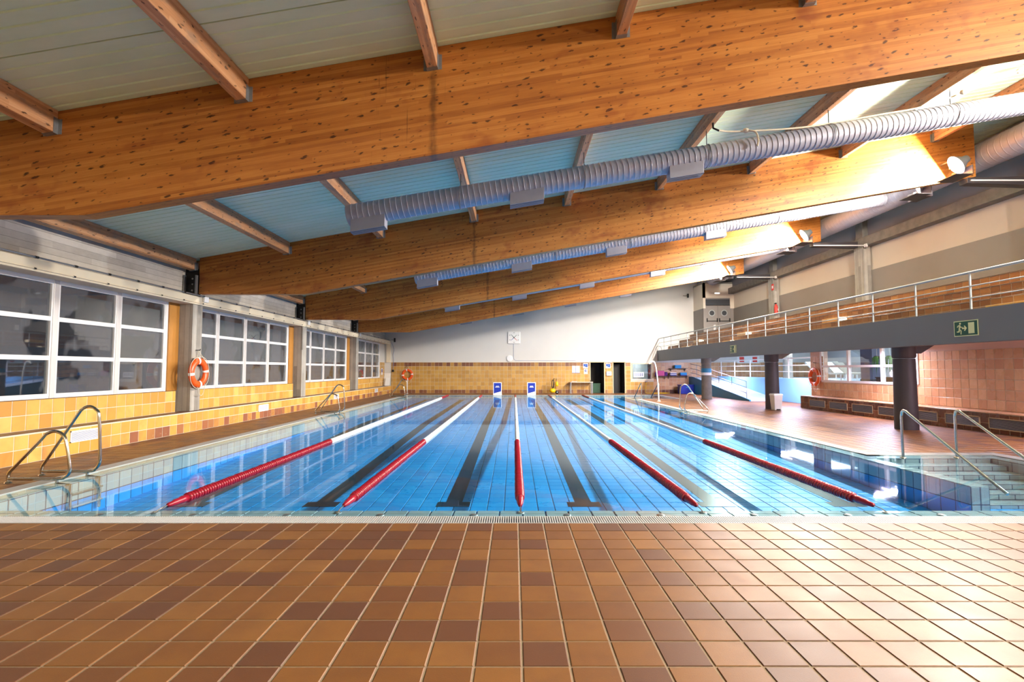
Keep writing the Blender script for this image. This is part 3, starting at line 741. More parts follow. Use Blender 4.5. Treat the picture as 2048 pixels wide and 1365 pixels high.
# ------------------------------------------------------------------ air ducts
DY = [9.8, 16.5, 23.2, 29.95]
def duct_z(x): return 4.50 + 0.170 * (x + 3.2)
DR = 0.21
dl = ['grey spiral air duct hung between the first and second beams', 'grey spiral air duct hung between the second and third beams', 'grey spiral air duct hung between the third and last beams', 'grey spiral air duct hung before the white end wall']
def outlet_box(parent, x, z, dy):
    b = MB()
    sl = 0.170 * 0.325
    x0, x1 = x - 0.325, x + 0.325
    def q(zo, y0, y1): return [(x0, y0, z - sl + zo), (x1, y0, z + sl + zo), (x1, y1, z + sl + zo), (x0, y1, z - sl + zo)]
    b.hexa(q(-0.17, -0.17, 0.05), q(0.08, -0.17, 0.05))
    o = b.build('air_outlet', M['duct'], parent, 0.004)
    fr = MB()
    fr.hexa(q(-0.182, -0.185, 0.065), q(-0.168, -0.185, 0.065)); fr.build('rim', M['duct'], o)
    g = MB().hexa(q(-0.186, -0.16, 0.04), q(-0.183, -0.16, 0.04)); g.build('grille', M['duct_dark'], o)
    for t_ in range(5):
        yy = -0.145 + t_ * 0.04
        MB().hexa(q(-0.192, yy, yy + 0.01), q(-0.186, yy, yy + 0.01)).build('grille_blade', M['duct'], o)
for k, dy in enumerate(DY):
    d = thing('air_duct', dl[k], 'duct', (0, dy, 0), group='spiral air ducts')
    xa, xb = -3.2, 11.98
    L = math.hypot(xb - xa, 0.170 * (xb - xa)); ax = Vector((1, 0, 0.170)).normalized()
    prof = [(0.0, 0.0), (DR - 0.01, 0.0)]; h = 0.02
    while h < L:
        prof += [(DR, h), (DR, h + 0.004), (DR, h + 0.086), (DR, h + 0.090), (DR + 0.009, h + 0.094), (DR + 0.009, h + 0.100), (DR, h + 0.104)]; h += 0.107
    m = MB().lathe(prof, 20, 'x', caps=False)
    rot = Matrix.Rotation(-math.atan(0.170), 4, 'Y')
    m.v = [tuple(rot @ Vector(v) + Vector((xa, 0, duct_z(xa)))) for v in m.v]
    m.build('duct_pipe', M['duct'], d)
    for ox in (-2.78, 0.25, 3.30, 6.5 if k else 99):
        if ox < 50: outlet_box(d, ox, duct_z(ox) - DR + 0.02, dy)
    for px in PX[3:]:
        if px > xb: continue
        zt = ceil_z(px) - ph
        MB().tube([(px, 0, zt + 0.02), (px, 0, duct_z(px) + DR - 0.01)], 0.008, 6).build('hanger_rod', M['black_metal'], d)
        MB().tube(arc((0, duct_z(px)), DR + 0.014, 0, 360, 20, 'yz', px)[:-1], 0.007, 5, closed=True).build('hanger_band', M['zinc'], d)
main = thing('air_duct', 'large main air duct along the upper right wall', 'duct', (12.35, 0, 7.15))
prof = [(0.0, YB + 0.1), (0.34, YB + 0.1)]; h = YB + 0.2
while h < YW - 0.2:
    prof += [(0.35, h), (0.35, h + 0.005), (0.35, h + 0.135), (0.35, h + 0.14), (0.356, h + 0.15), (0.356, h + 0.16), (0.35, h + 0.17)]; h += 0.18
MB().lathe(prof, 20, 'y', caps=False).build('duct_pipe', M['duct'], main)
for y in (15.2, 22.5, 29.0):
    o = MB().box(-0.30, y - 0.3, -0.50, -0.02, y + 0.3, -0.28).build('air_outlet', M['duct'], main, 0.004)
    MB().box(-0.27, y - 0.27, -0.508, -0.05, y + 0.27, -0.502).build('grille', M['duct_dark'], o)
# rope lying along the first duct
rp = thing('rope', 'cream rope knotted to a hook and lying along the first air duct', 'rope', (0, 0, 0))
ry = 9.56
pts = [(3.85, ry - 0.1, ceil_z(3.85) - ph - 0.16), (4.1, ry, 6.06), (4.6, ry + 0.05, 6.10), (5.3, ry + 0.12, duct_z(5.3) + DR + 0.02), (6.0, ry + 0.2, duct_z(6.0) + DR + 0.02), (7.2, ry + 0.2, duct_z(7.2) + DR + 0.03), (8.0, ry + 0.2, duct_z(8.0) + DR + 0.05), (9.0, ry + 0.1, duct_z(9) + DR + 0.22), (10.0, ry, duct_z(10) + DR + 0.42), (11.2, ry, duct_z(11.2) + DR + 0.6)]
MB().tube(smooth_path(pts, 5), 0.018, 7).build('cord', M['rope'], rp)
MB().tube(smooth_path([(4.45, ry, 6.09), (4.58, ry - 0.04, 6.03), (4.62, ry - 0.05, 5.88), (4.60, ry - 0.04, 5.76)], 4), 0.018, 7).build('loose_end', M['rope'], rp)
for kx, kz in ((4.42, 6.09), (8.6, duct_z(8.6) + DR + 0.13), (9.7, duct_z(9.7) + DR + 0.36)):
    MB().lathe([(0.0, -0.06), (0.035, -0.045), (0.05, 0.0), (0.035, 0.045), (0.0, 0.06)], 9, 'x', (kx, ry + 0.02, kz), caps=False).build('knot', M['rope'], rp)
MB().tube([(3.75, ry - 0.1, ceil_z(3.75) - ph + 0.02), (3.75, ry - 0.1, ceil_z(3.75) - ph - 0.1), (3.86, ry - 0.1, ceil_z(3.75) - ph - 0.15)], 0.018, 7).build('hook', M['black_metal'], rp)

# ------------------------------------------------------------------ end walls
wf = MB()
wz1 = 2.0
def wall_far(x0, x1, z0, z1): wf.box(x0, YW, z0, x1, YW + 0.25, z1)
D1, D2 = (4.98, 5.86), (6.47, 7.20); WF = (7.66, 9.02, 0.92, 1.94)
for x0, x1, z0, z1 in [(-8.9, D1[0], 0, wz1), (D1[1], D2[0], 0, wz1), (D2[1], WF[0], 0, wz1), (WF[0], WF[1], 0, WF[2]), (WF[1], 20.2, 0, wz1), (WF[0], WF[1], WF[3], wz1), (-8.9, 20.2, 2.03, 2.10)]:
    wall_far(x0, x1, z0, z1)
wall_far(-8.9, 20.2, wz1, 2.031)
wf.prism([(-8.9, 2.1), (20.2, 2.1), (20.2, 4), (14.2, ceil_z(14.2) + 0.1), (-8.9, ceil_z(-8.9) + 0.1)], 'y', YW, YW + 0.25)
wf = struct(wf.build('wall_far', M['white_paint']), 'white end wall with a tiled lower part')
gb = MB()
for x0, x1, z0, z1 in [(-8.0, D1[0] - 0.06, 0, wz1), (D1[1] + 0.06, D2[0] - 0.06, 0, wz1), (D2[1] + 0.06, WF[0], 0, wz1), (WF[0], WF[1], 0, WF[2] - 0.05), (WF[1], 20.0, 0, wz1)]:
    gb.box(x0, YW - 0.012, z0, x1, YW, z1)
gb.build('tile_bed', M['wall_grout'], wf)
zr = [0.0, 0.23] + [0.23 + 0.253 * k for k in range(1, 7)] + [wz1]
def far_m(i, j, c):
    if c[0] > 9.0: return M['pink_lit_tile'] if j else M['bench_tile']
    return M['far_tile_brown'] if j in (0, len(zr) - 2) else M['far_tile']
for x0, x1 in [(-8.0, D1[0] - 0.06), (D1[1] + 0.06, D2[0] - 0.06), (D2[1] + 0.06, 20.0)]:
    tiling(wf, (0, YW - 0.012, 0), UX, UZ, NY, steps(x0, x1, TL, 0.09), zr, 0.012, 0.006, far_m,
           skip=lambda c: WF[0] - 0.1 < c[0] < WF[1] + 0.1 and WF[2] - 0.06 < c[2])
struct(MB().box(-8.0, YW - 0.03, wz1, D1[0] - 0.06, YW, 2.035).build('trim_2', M['cream_paint'], None, 0.004))
struct(MB().box(-8.9, YB - 0.25, -0.3, 14.2, YB, ceil_z(14) + 0.4).build('wall_back', M['white_paint']))
# doorways and the rooms behind
for k, (d, lab) in enumerate(((D1, 'open dark doorway nearest the table'), (D2, 'open dark doorway beside the office window'))):
    do = bpy.data.objects.new('door_%d' % (k + 1), None); COL.objects.link(do); struct(do, lab)
    MB().box(d[0] - 0.06, YW - 0.05, 0, d[0], YW + 0.25, 2.03).build('jamb', M['beige_frame'], do)
    MB().box(d[1], YW - 0.05, 0, d[1] + 0.06, YW + 0.25, 2.03).build('jamb', M['beige_frame'], do)
    MB().box(d[0] - 0.06, YW - 0.05, 2.0, d[1] + 0.06, YW + 0.25, 2.06).build('head_jamb', M['beige_frame'], do)
    r = MB()
    x0, x1, y0, y1 = d[0] - 0.05, d[1] + 0.05, YW + 0.25, YW + 1.9
    r.box(x0 - 0.05, y0, 0, x0, y1, 2.3).box(x1, y0, 0, x1 + 0.05, y1, 2.3).box(x0, y1, 0, x1, y1 + 0.05, 2.3).box(x0, YW, -0.05, x1, y1, 0.0).box(x0, y0, 2.25, x1, y1, 2.3)
    r.build('room_lining', M['door_dark'], do)
    if k: MB().box(d[0] + 0.16, YW + 0.9, 0, d[0] + 0.62, YW + 0.95, 1.9).build('inner_door', M['black_metal'], do)
w6 = bpy.data.objects.new('window_5', None); COL.objects.link(w6); struct(w6, 'office window in the end wall with a notice strip')
x0, x1, z0, z1 = WF
MB().box(x0 - 0.06, YW - 0.05, z0 - 0.09, x1 + 0.06, YW + 0.05, z0).build('sill', M['cream_paint'], w6)
MB().box(x0, YW - 0.03, z0, x0 + 0.05, YW + 0.05, z1).box(x1 - 0.05, YW - 0.03, z0, x1, YW + 0.05, z1).box(x0, YW - 0.03, z1 - 0.05, x1, YW + 0.05, z1).build('frame', M['beige_frame'], w6)
MB().box(x0 + 0.05, YW + 0.0, z0, x1 - 0.05, YW + 0.008, z1 - 0.05).build('pane', M['clear_pane'], w6)
MB().box(x0 - 0.1, YW + 0.25, 0.5, x1 + 0.1, YW + 1.6, 0.55).box(x0 - 0.1, YW + 1.6, 0.5, x1 + 0.1, YW + 1.65, 2.3).box(x0 - 0.1, YW + 0.25, 2.25, x1 + 0.1, YW + 1.6, 2.3).build('office_lining', M['rail_paint'], w6)
ns = tag(MB().box(x0 + 0.13, YW - 0.01, 1.04, x0 + 0.80, YW - 0.003, 1.37).build('notice_strip', M['sign_white'], None), 'white notice strip stuck on the office window', 'notice', kind='thing')
for q in range(5):
    MB().box(x0 + 0.19 + q * 0.12, YW - 0.012, 1.10, x0 + 0.27 + q * 0.12, YW - 0.010, 1.31).build('print_block', M['chain'], ns)

# ------------------------------------------------------------------ things on the end wall
clock = thing('pace_clock', 'square white pace clock with coloured hands high on the end wall', 'clock', (0.0, YW, 3.62))
MB().box(-0.41, -0.07, -0.40, 0.41, 0.0, 0.40).build('case', M['white_plastic'], clock, 0.05, 3)
for ang, ln, mt in ((-43, 0.28, M['red_paint']), (133, 0.28, M['exit_green']), (223, 0.27, M['blue_sign']), (45, 0.25, M['green_leaf'])):
    a = math.radians(ang); dx, dz = math.cos(a), math.sin(a); wv = 0.016
    MB().hexa([(-dz * wv, -0.078, dx * wv), (dz * wv, -0.078, -dx * wv), (dz * wv * 0.6 + dx * ln, -0.078, -dx * wv * 0.6 + dz * ln), (-dz * wv * 0.6 + dx * ln, -0.078, dx * wv * 0.6 + dz * ln)],
              [(-dz * wv, -0.072, dx * wv), (dz * wv, -0.072, -dx * wv), (dz * wv * 0.6 + dx * ln, -0.072, -dx * wv * 0.6 + dz * ln), (-dz * wv * 0.6 + dx * ln, -0.072, dx * wv * 0.6 + dz * ln)]).build('clock_hand', mt, clock)
def text(s, size, mat, parent, loc, rot, name='lettering', ext=0.001):
    c = bpy.data.curves.new(name, 'FONT'); c.body = s; c.size = size; c.align_x = 'CENTER'; c.align_y = 'CENTER'; c.extrude = ext
    tmp = bpy.data.objects.new(name, c); COL.objects.link(tmp)
    me = bpy.data.meshes.new_from_object(tmp.evaluated_get(bpy.context.evaluated_depsgraph_get())); bpy.data.objects.remove(tmp); me.materials.clear(); me.materials.append(mat)
    o = bpy.data.objects.new(name, me); COL.objects.link(o); o.parent = parent; o.location = loc; o.rotation_euler = rot; return o
for k, s in enumerate(('60', '10', '20', '30', '40', '50')):
    a = math.radians(90 - 60 * k); text(s, 0.085, M['black_metal'], clock, (0.315 * math.cos(a), -0.073, 0.315 * math.sin(a)), (PI / 2, 0, 0), 'numeral')
MB().lathe([(0.0, 0.0), (0.03, 0.0), (0.03, 0.014)], 12, 'y', (0, -0.084, 0), caps=False).build('hub', M['black_metal'], clock)
cb = MB().tube([(-0.03, YW - 0.012, 3.22), (-0.03, YW - 0.012, 2.35), (0.0, YW - 0.012, 2.2), (0.12, YW - 0.012, 2.12), (4.0, YW - 0.012, 2.12), (4.02, YW - 0.012, 2.04)], 0.011, 6)
tag(cb.build('clock_cable', M['chain']), 'grey cable running from the clock down and along the tile edge', 'cable', kind='thing')
sp = thing('wall_speaker', 'round white wall loudspeaker below the pace clock', 'speaker', (-0.27, YW, 2.27))
MB().lathe([(0.21, -0.06), (0.21, -0.02), (0.2, 0.0)], 24, 'y').build('body', M['white_plastic'], sp)
MB().lathe([(0.0, -0.068), (0.15, -0.066), (0.18, -0.06)], 24, 'y', caps=False).build('grille', M['sign_white'], sp)

def life_ring(label, loc, rz, cord_down=True):
    # hangs in its local XZ plane, facing -Y
    t = thing('life_ring', label, 'life ring', loc, rz, 'orange life rings')
    R, r = 0.295, 0.085
    m = MB(); m.tube([(R * math.cos(2 * PI * k / 40), 0, R * math.sin(2 * PI * k / 40)) for k in range(40)], r, 14, closed=True)
    m.v = [(a, b * 0.72, c) for a, b, c in m.v]
    m.build('ring', M['orange'], t)
    for q in range(4):
        a0 = PI / 2 * q + 0.12; b = MB()
        pts_ = [(R * math.cos(a0 + s * 0.05), 0, R * math.sin(a0 + s * 0.05)) for s in range(-2, 3)]
        b.tube(pts_, r + 0.004, 14, caps=False); b.v = [(x, y_ * 0.72, z) for x, y_, z in b.v]
        b.build('band', M['sign_white'], t)
    pr = []
    for q in range(4):
        a0 = PI / 2 * q + 0.12; a1 = a0 + PI / 2
        for s in range(7):
            f = s / 7.0; a = a0 + (a1 - a0) * f; rr = R + r + 0.01 + 0.03 * math.sin(PI * f)
            pr.append((rr * math.cos(a), -0.03, rr * math.sin(a)))
    MB().tube(pr, 0.008, 6, closed=True).build('grab_line', M['rope'], t)
    MB().tube([(-0.17, -0.045, 0.30), (0.0, 0.02, 0.56), (0.19, -0.045, 0.30)], 0.008, 6).build('hanging_cord', M['rope'], t)
    MB().tube([(0.0, 0.09, 0.57), (0.0, -0.02, 0.57), (0.0, -0.03, 0.60)], 0.012, 6).build('hook', M['black_metal'], t)
    if cord_down:
        MB().tube(smooth_path([(-0.1, -0.05, -0.36), (-0.02, -0.03, -0.52), (0.12, -0.02, -0.58), (0.22, -0.02, -0.45), (0.24, -0.03, -0.2)], 5), 0.007, 6).build('loose_cord', M['rope'], t)
    return t
life_ring('orange life ring hung on the first concrete column by the windows', (-7.99, 13.07, 1.46), PI / 2)
life_ring('orange life ring on the ochre end wall near the far ladder', (-6.93, YW - 0.09, 1.20), 0)
life_ring('orange life ring on the pink-lit ochre pier beside the blue wall', (12.11, 20.80, 1.24), -PI / 2)
po = thing('ring_post', 'thin white post under the life ring at the far left corner', 'post', (-6.85, 33.1, 0))
MB().tube([(0, 0, 0), (0.02, 0, 0.86)], 0.025, 8).build('pole', M['white_plastic'], po)
MB().lathe([(0.09, 0.0), (0.09, 0.012), (0.03, 0.03)], 12).build('foot', M['white_plastic'], po)

# speaker brackets and cable by the far left corner
for lab, x, z in (('black loudspeaker on an arm high in the far left corner', -7.75, 3.45), ('black loudspeaker on an arm on the end wall by the double doors', 11.35, 6.35)):
    s = thing('bracket_speaker', lab, 'speaker', (x, YW, z))
    MB().tube([(-0.25, -0.01, 0.03), (-0.1, -0.12, 0.0), (0.0, -0.2, 0.0)], 0.014, 6).build('arm', M['black_metal'], s)
    MB().box(-0.05, -0.28, -0.13, 0.05, -0.16, 0.13).build('cabinet', M['black_metal'], s, 0.01)
cs = thing('cable', 'grey cable hanging down the far left corner to a black socket', 'cable', (-8.05, YW - 0.02, 0))
MB().tube(smooth_path([(0.05, -0.02, 3.3), (0.16, -0.02, 3.05), (0.22, -0.02, 2.8), (0.16, -0.02, 2.5), (0.2, -0.01, 2.1), (0.17, -0.01, 1.5)], 5), 0.014, 6).build('cord', M['chain'], cs)
MB().box(0.1, -0.06, 1.38, 0.24, 0.0, 1.52).build('socket', M['black_metal'], cs, 0.006)
# leaning boards
b1 = tag(MB().hexa([(-8.42, 33.30, 0.505), (-8.03, 33.30, 0.505), (-8.03, 33.34, 0.505), (-8.42, 33.34, 0.505)], [(-8.42, 33.54, 1.30), (-8.03, 33.54, 1.30), (-8.03, 33.58, 1.30), (-8.42, 33.58, 1.30)]).build('white_board', M['white_plastic'], None, 0.004), 'large white board leaning on the end wall at the bench end', 'board', kind='thing')
b2 = tag(MB().hexa([(-8.30, 33.10, 0.505), (-8.02, 33.10, 0.505), (-8.02, 33.13, 0.505), (-8.30, 33.13, 0.505)], [(-8.26, 33.26, 1.0), (-8.02, 33.26, 1.0), (-8.02, 33.29, 1.0), (-8.26, 33.29, 1.0)]).build('white_board', M['sign_white'], None, 0.004), 'smaller white board leaning in front of the large white one', 'board', kind='thing')
ps = tag(MB().box(-8.432, 32.78, 1.2, -8.427, 33.08, 1.62).build('poster', M['sign_white'], None), 'small blue and white poster at the last window by the leaning boards', 'poster', kind='thing')
MB().box(-8.424, 32.82, 1.36, -8.422, 33.04, 1.56).build('print_block', M['blue_sign'], ps)

# blue free-standing signs at the pool end
def pool_sign(label, x):
    t = thing('standing_sign', label, 'sign', (x, 31.22, 0.0))
    W, H = 0.52, 0.76
    MB().box(-W / 2, 0.0, 0.0, W / 2, 0.03, H).build('panel', M['sign_white'], t, 0.004)
    MB().prism([(-W / 2 + 0.04, 0.10), (W / 2 - 0.04, 0.22), (W / 2 - 0.04, H - 0.035), (-W / 2 + 0.04, H - 0.035)], 'y', -0.004, 0.0).build('blue_field', M['blue_sign'], t)
    for z, n, wd in ((0.535, 5, 0.026), (0.475, 6, 0.030)):   # two lines of lettering, too small to read
        for q in range(n):
            xx = (q - (n - 1) / 2) * (wd + 0.012)
            MB().box(xx - wd / 2, -0.007, z - 0.022, xx + wd / 2, -0.004, z + 0.022).build('letter_block', M['sign_white'], t)
    MB().hexa([(-W / 2, 0.03, 0.0), (W / 2, 0.03, 0.0), (W / 2, 0.33, 0.0), (-W / 2, 0.33, 0.0)], [(-W / 2, 0.03, 0.02), (W / 2, 0.03, 0.02), (W / 2, 0.33, 0.02), (-W / 2, 0.33, 0.02)]).build('foot', M['sign_white'], t)
pool_sign('blue and white standing sign at the far pool end, left of the middle lane rope', -1.0)
pool_sign('blue and white standing sign at the far pool end, right of the middle lane rope', 1.06)

# pressure washer
pwx = thing('pressure_washer', 'yellow cleaning machine with coiled black hose by the end wall', 'machine', (2.45, 32.9, 0))
MB().lathe([(0.0, 0.06), (0.13, 0.07), (0.19, 0.14), (0.2, 0.22), (0.16, 0.3), (0.08, 0.34), (0.0, 0.35)], 16, caps=False).build('motor_housing', M['yellow'], pwx)
MB().tube([(0.12, 0.05, 0.1), (0.2, 0.08, 0.5), (0.26, 0.1, 0.95), (0.1, 0.1, 0.97), (0.06, 0.08, 0.5), (0.02, 0.05, 0.25)], 0.018, 7).build('handle', M['black_metal'], pwx)
MB().lathe([(0.0, 0.0), (0.09, 0.0), (0.1, 0.12), (0.07, 0.26), (0.03, 0.3), (0.0, 0.3)], 12, 'z', (0.27, -0.02, 0.48), caps=False).build('bottle', M['yellow'], pwx)
for q in range(3):
    MB().tube([(0.02 + 0.13 * math.cos(2 * PI * k / 18) * 0.55, -0.08 - q * 0.03, 0.62 + 0.26 * math.sin(2 * PI * k / 18)) for k in range(18)], 0.022, 7, closed=True).build('hose_coil', M['rubber'], pwx)
for sx in (0.28,):
    for yy in (-0.12, 0.16):
        o = MB().lathe([(0.0, -0.025), (0.09, -0.025), (0.1, 0.0), (0.09, 0.025), (0.0, 0.025)], 14, 'y', (sx, yy, 0.1), caps=False).build('wheel', M['rubber'], pwx)
        MB().lathe([(0.0, -0.03), (0.03, -0.03), (0.03, 0.03), (0.0, 0.03)], 10, 'y', (sx, yy, 0.1), caps=False).build('wheel_hub', M['white_plastic'], o)
# table
tb = thing('side_table', 'narrow white table with grey legs by the first doorway', 'table', (4.32, 33.2, 0))
MB().box(-0.72, -0.3, 0.71, 0.72, 0.3, 0.75).build('table_top', M['cream_paint'], tb, 0.006)
for sx in (-0.68, 0.68):
    for sy in (-0.26, 0.26):
        MB().box(sx - 0.02, sy - 0.02, 0, sx + 0.02, sy + 0.02, 0.71).build('leg', M['zinc'], tb)
fl = thing('folder', 'flat orange folder lying on the narrow table', 'folder', (3.85, 33.1, 0.75))
MB().box(-0.18, -0.13, 0.0, 0.18, 0.13, 0.02).build('cover', M['red_paint'], fl); MB().box(-0.17, -0.12, 0.02, 0.17, 0.12, 0.035).build('papers', M['sign_white'], fl)
cupo = thing('cup', 'small dark cup at the end of the narrow table', 'cup', (4.92, 33.1, 0.75))
MB().lathe([(0.03, 0.0), (0.045, 0.1), (0.04, 0.1), (0.03, 0.02)], 12).build('body', M['wood_dark'], cupo); MB().tube(arc((0.055, 0.05), 0.03, -80, 80, 6, 'xz', 0), 0.006, 5).build('handle', M['wood_dark'], cupo)
# notices
nb = thing('notice_board', 'white notice board of two sheets above the table', 'notice board', (4.03, YW - 0.02, 1.55))
MB().box(-0.26, -0.02, -0.24, 0.26, 0.0, -0.22).box(-0.012, -0.022, -0.24, 0.012, 0.0, 0.1).build('rail', M['blue_sign'], nb)
for sx in (-0.13, 0.13): MB().box(sx - 0.115, -0.014, -0.22, sx + 0.115, 0.0, 0.23).build('sheet', M['sign_white'], nb)
def wall_sign(name, label, x, z, wd, h, pic):
    t = thing(name, label, 'sign', (x, YW - 0.02, z))
    MB().box(-wd / 2, -0.012, -h / 2, wd / 2, 0.0, h / 2).build('plate', M['sign_white'], t, 0.003)
    if pic == 'wedge':
        MB().prism([(-wd * 0.42, h * 0.36), (wd * 0.42, h * 0.36), (wd * 0.42, -h * 0.28), (wd * 0.1, -h * 0.26), (-wd * 0.42, -h * 0.02)], 'y', -0.016, -0.012).build('blue_print', M['blue_sign'], t)
        MB().box(-wd * 0.15, -0.019, -h * 0.02, wd * 0.22, -0.016, h * 0.14).build('letter_block', M['sky_foam'], t)
    else:
        MB().lathe([(0.0, -0.016), (wd * 0.3, -0.016), (wd * 0.3, -0.012)], 14, 'y', (0, 0, h * 0.12), caps=False).build('blue_print', M['blue_sign'], t)
        MB().box(-0.02, -0.02, h * 0.05, 0.04, -0.016, h * 0.2).build('symbol', M['sign_white'], t)
wall_sign('wall_sign', 'blue and white notice before the first doorway, the upper one', 4.66, 1.78, 0.32, 0.32, 'wedge')
wall_sign('wall_sign', 'white notice with a round blue symbol before the first doorway', 4.67, 1.42, 0.24, 0.33, 'round')
wall_sign('wall_sign', 'blue and white notice on the pier between the two doorways', 6.13, 1.78, 0.32, 0.32, 'wedge')
di = thing('wall_dispenser', 'white dispenser box on the pier between the doorways', 'dispenser', (6.17, YW - 0.02, 1.28))
MB().box(-0.17, -0.13, -0.14, 0.17, 0.0, 0.14).build('body', M['white_plastic'], di, 0.03, 3); MB().box(-0.05, -0.135, -0.03, 0.05, -0.128, 0.05).build('window', M['chain'], di)
gc = thing('crate', 'dark green crate standing inside the first doorway', 'crate', (5.45, YW + 0.7, 0.0))
MB().box(-0.26, -0.2, 0.0, 0.26, 0.2, 0.6).build('body', M['green_crate'], gc, 0.01); MB().box(-0.28, -0.22, 0.58, 0.28, 0.22, 0.63).build('rim', M['green_crate'], gc)
# shelves with kickboards on the end wall, right part
def shelf(label, x0, x1, z):
    t = thing('wall_shelf', label, 'shelf', ((x0 + x1) / 2, YW - 0.02, z))
    L = (x1 - x0) / 2
    MB().box(-L, -0.34, -0.03, L, 0.0, 0.0).build('board', M['wood_dark'], t)
    for sx in (-L + 0.1, L - 0.1): MB().prism([(0.0, -0.03), (-0.3, -0.03), (0.0, -0.22)], 'x', sx - 0.012, sx + 0.012).build('bracket', M['rail_paint'], t)
shelf('upper dark shelf on the end wall beside the balcony column', 10.1, 11.2, 1.62)
shelf('lower dark shelf on the end wall beside the balcony column', 9.95, 11.3, 1.14)
shelf('dark shelf with pink floats next to the office window', 9.15, 9.9, 1.12)
def board(label, x, y, z, mat, i):
    t = MB()
    n = 10; pts_ = [(-0.2, -0.14), (0.2, -0.14)] + [(0.2 * math.cos(a), 0.02 + 0.14 * math.sin(a)) for a in [PI * k / n for k in range(n + 1)]]
    t.prism(pts_, 'z', 0.0, 0.05)
    o = t.build('kickboard', mat, None, 0.008); o.location = (x, y, z); o.rotation_euler = (0, 0, random.uniform(-0.1, 0.1))
    tag(o, label, 'kickboard', 'kickboards on the end wall shelves', 'thing')
nm = ['bottom', 'second', 'third', 'topmost']
for i in range(4): board('light blue kickboard on the upper shelf, %s of its stack' % nm[i], 10.6, 33.4, 1.62 + 0.052 * i, M['sky_foam'], i)
for i in range(4): board('%s kickboard on the lower shelf, %s of the stack by the pink floats' % (('navy', 'white')[i % 2], nm[i]), 10.28, 33.4, 1.14 + 0.052 * i, (M['navy'], M['sign_white'])[i % 2], i)
for i in range(4): board('light blue kickboard on the lower shelf, %s of the stack by the ramp rail' % nm[i], 10.95, 33.4, 1.14 + 0.052 * i, (M['navy'], M['sky_foam'], M['sky_foam'], M['sky_foam'])[i], i)
pf = thing('float_bundle', 'bundle of pink and purple foam floats on the shelf next to the office window', 'float', (9.5, 33.42, 1.12))
MB().box(-0.22, -0.12, 0.0, 0.22, 0.12, 0.34).build('float_block', M['pink'], pf, 0.04, 3)
for sx in (-0.3, 0.3, 0.38):
    MB().lathe([(0.0, 0.0), (0.07, 0.01), (0.08, 0.1), (0.06, 0.24), (0.0, 0.27)], 10, 'z', (sx, 0.02, 0), caps=False).build('foam_roll', M['purple'], pf)
cr = thing('storage_crate', 'dark blue plastic crate on the deck at the foot of the ramp wall', 'crate', (10.95, 32.95, 0))
MB().box(-0.42, -0.3, 0.0, 0.42, 0.3, 0.56).build('body', M['crate_blue'], cr, 0.012)
MB().box(-0.44, -0.32, 0.52, 0.44, 0.32, 0.58).build('rim', M['crate_blue'], cr, 0.006)
MB().box(-0.08, -0.325, 0.40, 0.08, -0.30, 0.44).build('handle', M['sky_foam'], cr)
hs = thing('hose', 'yellow hose lying coiled at the foot of the end wall', 'hose', (9.1, 33.2, 0.0))
MB().tube(smooth_path([(-0.5, 0.3, 0.75), (-0.62, 0.1, 0.3), (-0.6, 0.0, 0.03), (0.2, 0.15, 0.02), (0.7, -0.05, 0.02), (0.1, -0.2, 0.02), (-0.3, -0.05, 0.02), (0.4, 0.1, 0.04), (0.9, 0.0, 0.02)], 6), 0.018, 7).build('hose_run', M['yellow'], hs)
for sx in (-0.55,): MB().box(-0.56, 0.26, 0.72, -0.44, 0.38, 0.78).build('tap', M['zinc'], hs)
# ------------------------------------------------------------------ right side: balcony with tiled stand
bal = thing('balcony', 'grey fronted spectator balcony with orange tiled tiers', 'balcony')
FX = 9.35
MB().box(FX, YB + 0.005, 2.09, FX + 0.22, YW - 0.005, 2.775).build('fascia', M['fascia_paint'], bal, 0.01)
MB().box(FX + 0.22, YB + 0.005, 2.50, 10.1, YW - 0.005, 2.68).build('walkway', M['concrete'], bal)
TIER = [(10.1, 2.68, 3.05), (10.8, 3.05, 3.43), (11.5, 3.43, 3.80)]
MB().prism([(10.1, 2.50), (10.1, 3.04), (10.8, 3.04), (10.8, 3.42), (11.5, 3.42), (11.5, 3.79), (13.6, 3.79), (13.6, 3.55), (12.46, 3.55), (12.18, 3.30)], 'y', YB + 0.005, YW - 0.005).build('stand_core', M['wall_grout'], bal)
yst = steps(5.0, YW, TL, 0.1)
for k, (x, z0, z1) in enumerate(TIER):
    tiling(bal, (x, 0, 0), UY, UZ, NX, yst, [z0, (z0 + z1) / 2 + 0.03, z1 - 0.02], 0.009, 0.006, M['stand_tile'], lambda c: 9.2 < c[1] < 15)
    dpt = 0.7 if k < 2 else 2.1
    tiling(bal, (x - 0.02, 0, z1 - 0.012), UX, UY, UZ, steps(0, dpt, 0.3), yst, 0.008, 0.010, M['nosing'], name='nosing_tile')
for k, (y, tier) in enumerate(((29.2, 0), (29.2, 1), (23.3, 0), (23.3, 1), (16.6, 1), (9.75, 0))):
    x, z0, z1 = TIER[tier]
    s = thing('aisle_step', 'pale yellow step block on the %s tier of the stand, %s' % (ORD[tier], ['by the double doors', 'by the double doors', 'in the middle aisle', 'in the middle aisle', 'in the nearer aisle', 'nearest the camera'][k]), 'step', (x, y, z0), group='aisle steps on the stand')
    MB().box(-0.30, 0.0, 0.004, -0.008, 0.9, (z1 - z0) / 2).build('block', M['wall_grout'], s)
    tiling(s, (-0.30, 0, 0), UY, UZ, NX, [0, 0.3, 0.6, 0.9], [0.0, (z1 - z0) / 2], 0.008, 0.005, M['pale_tile'], lambda c: True)
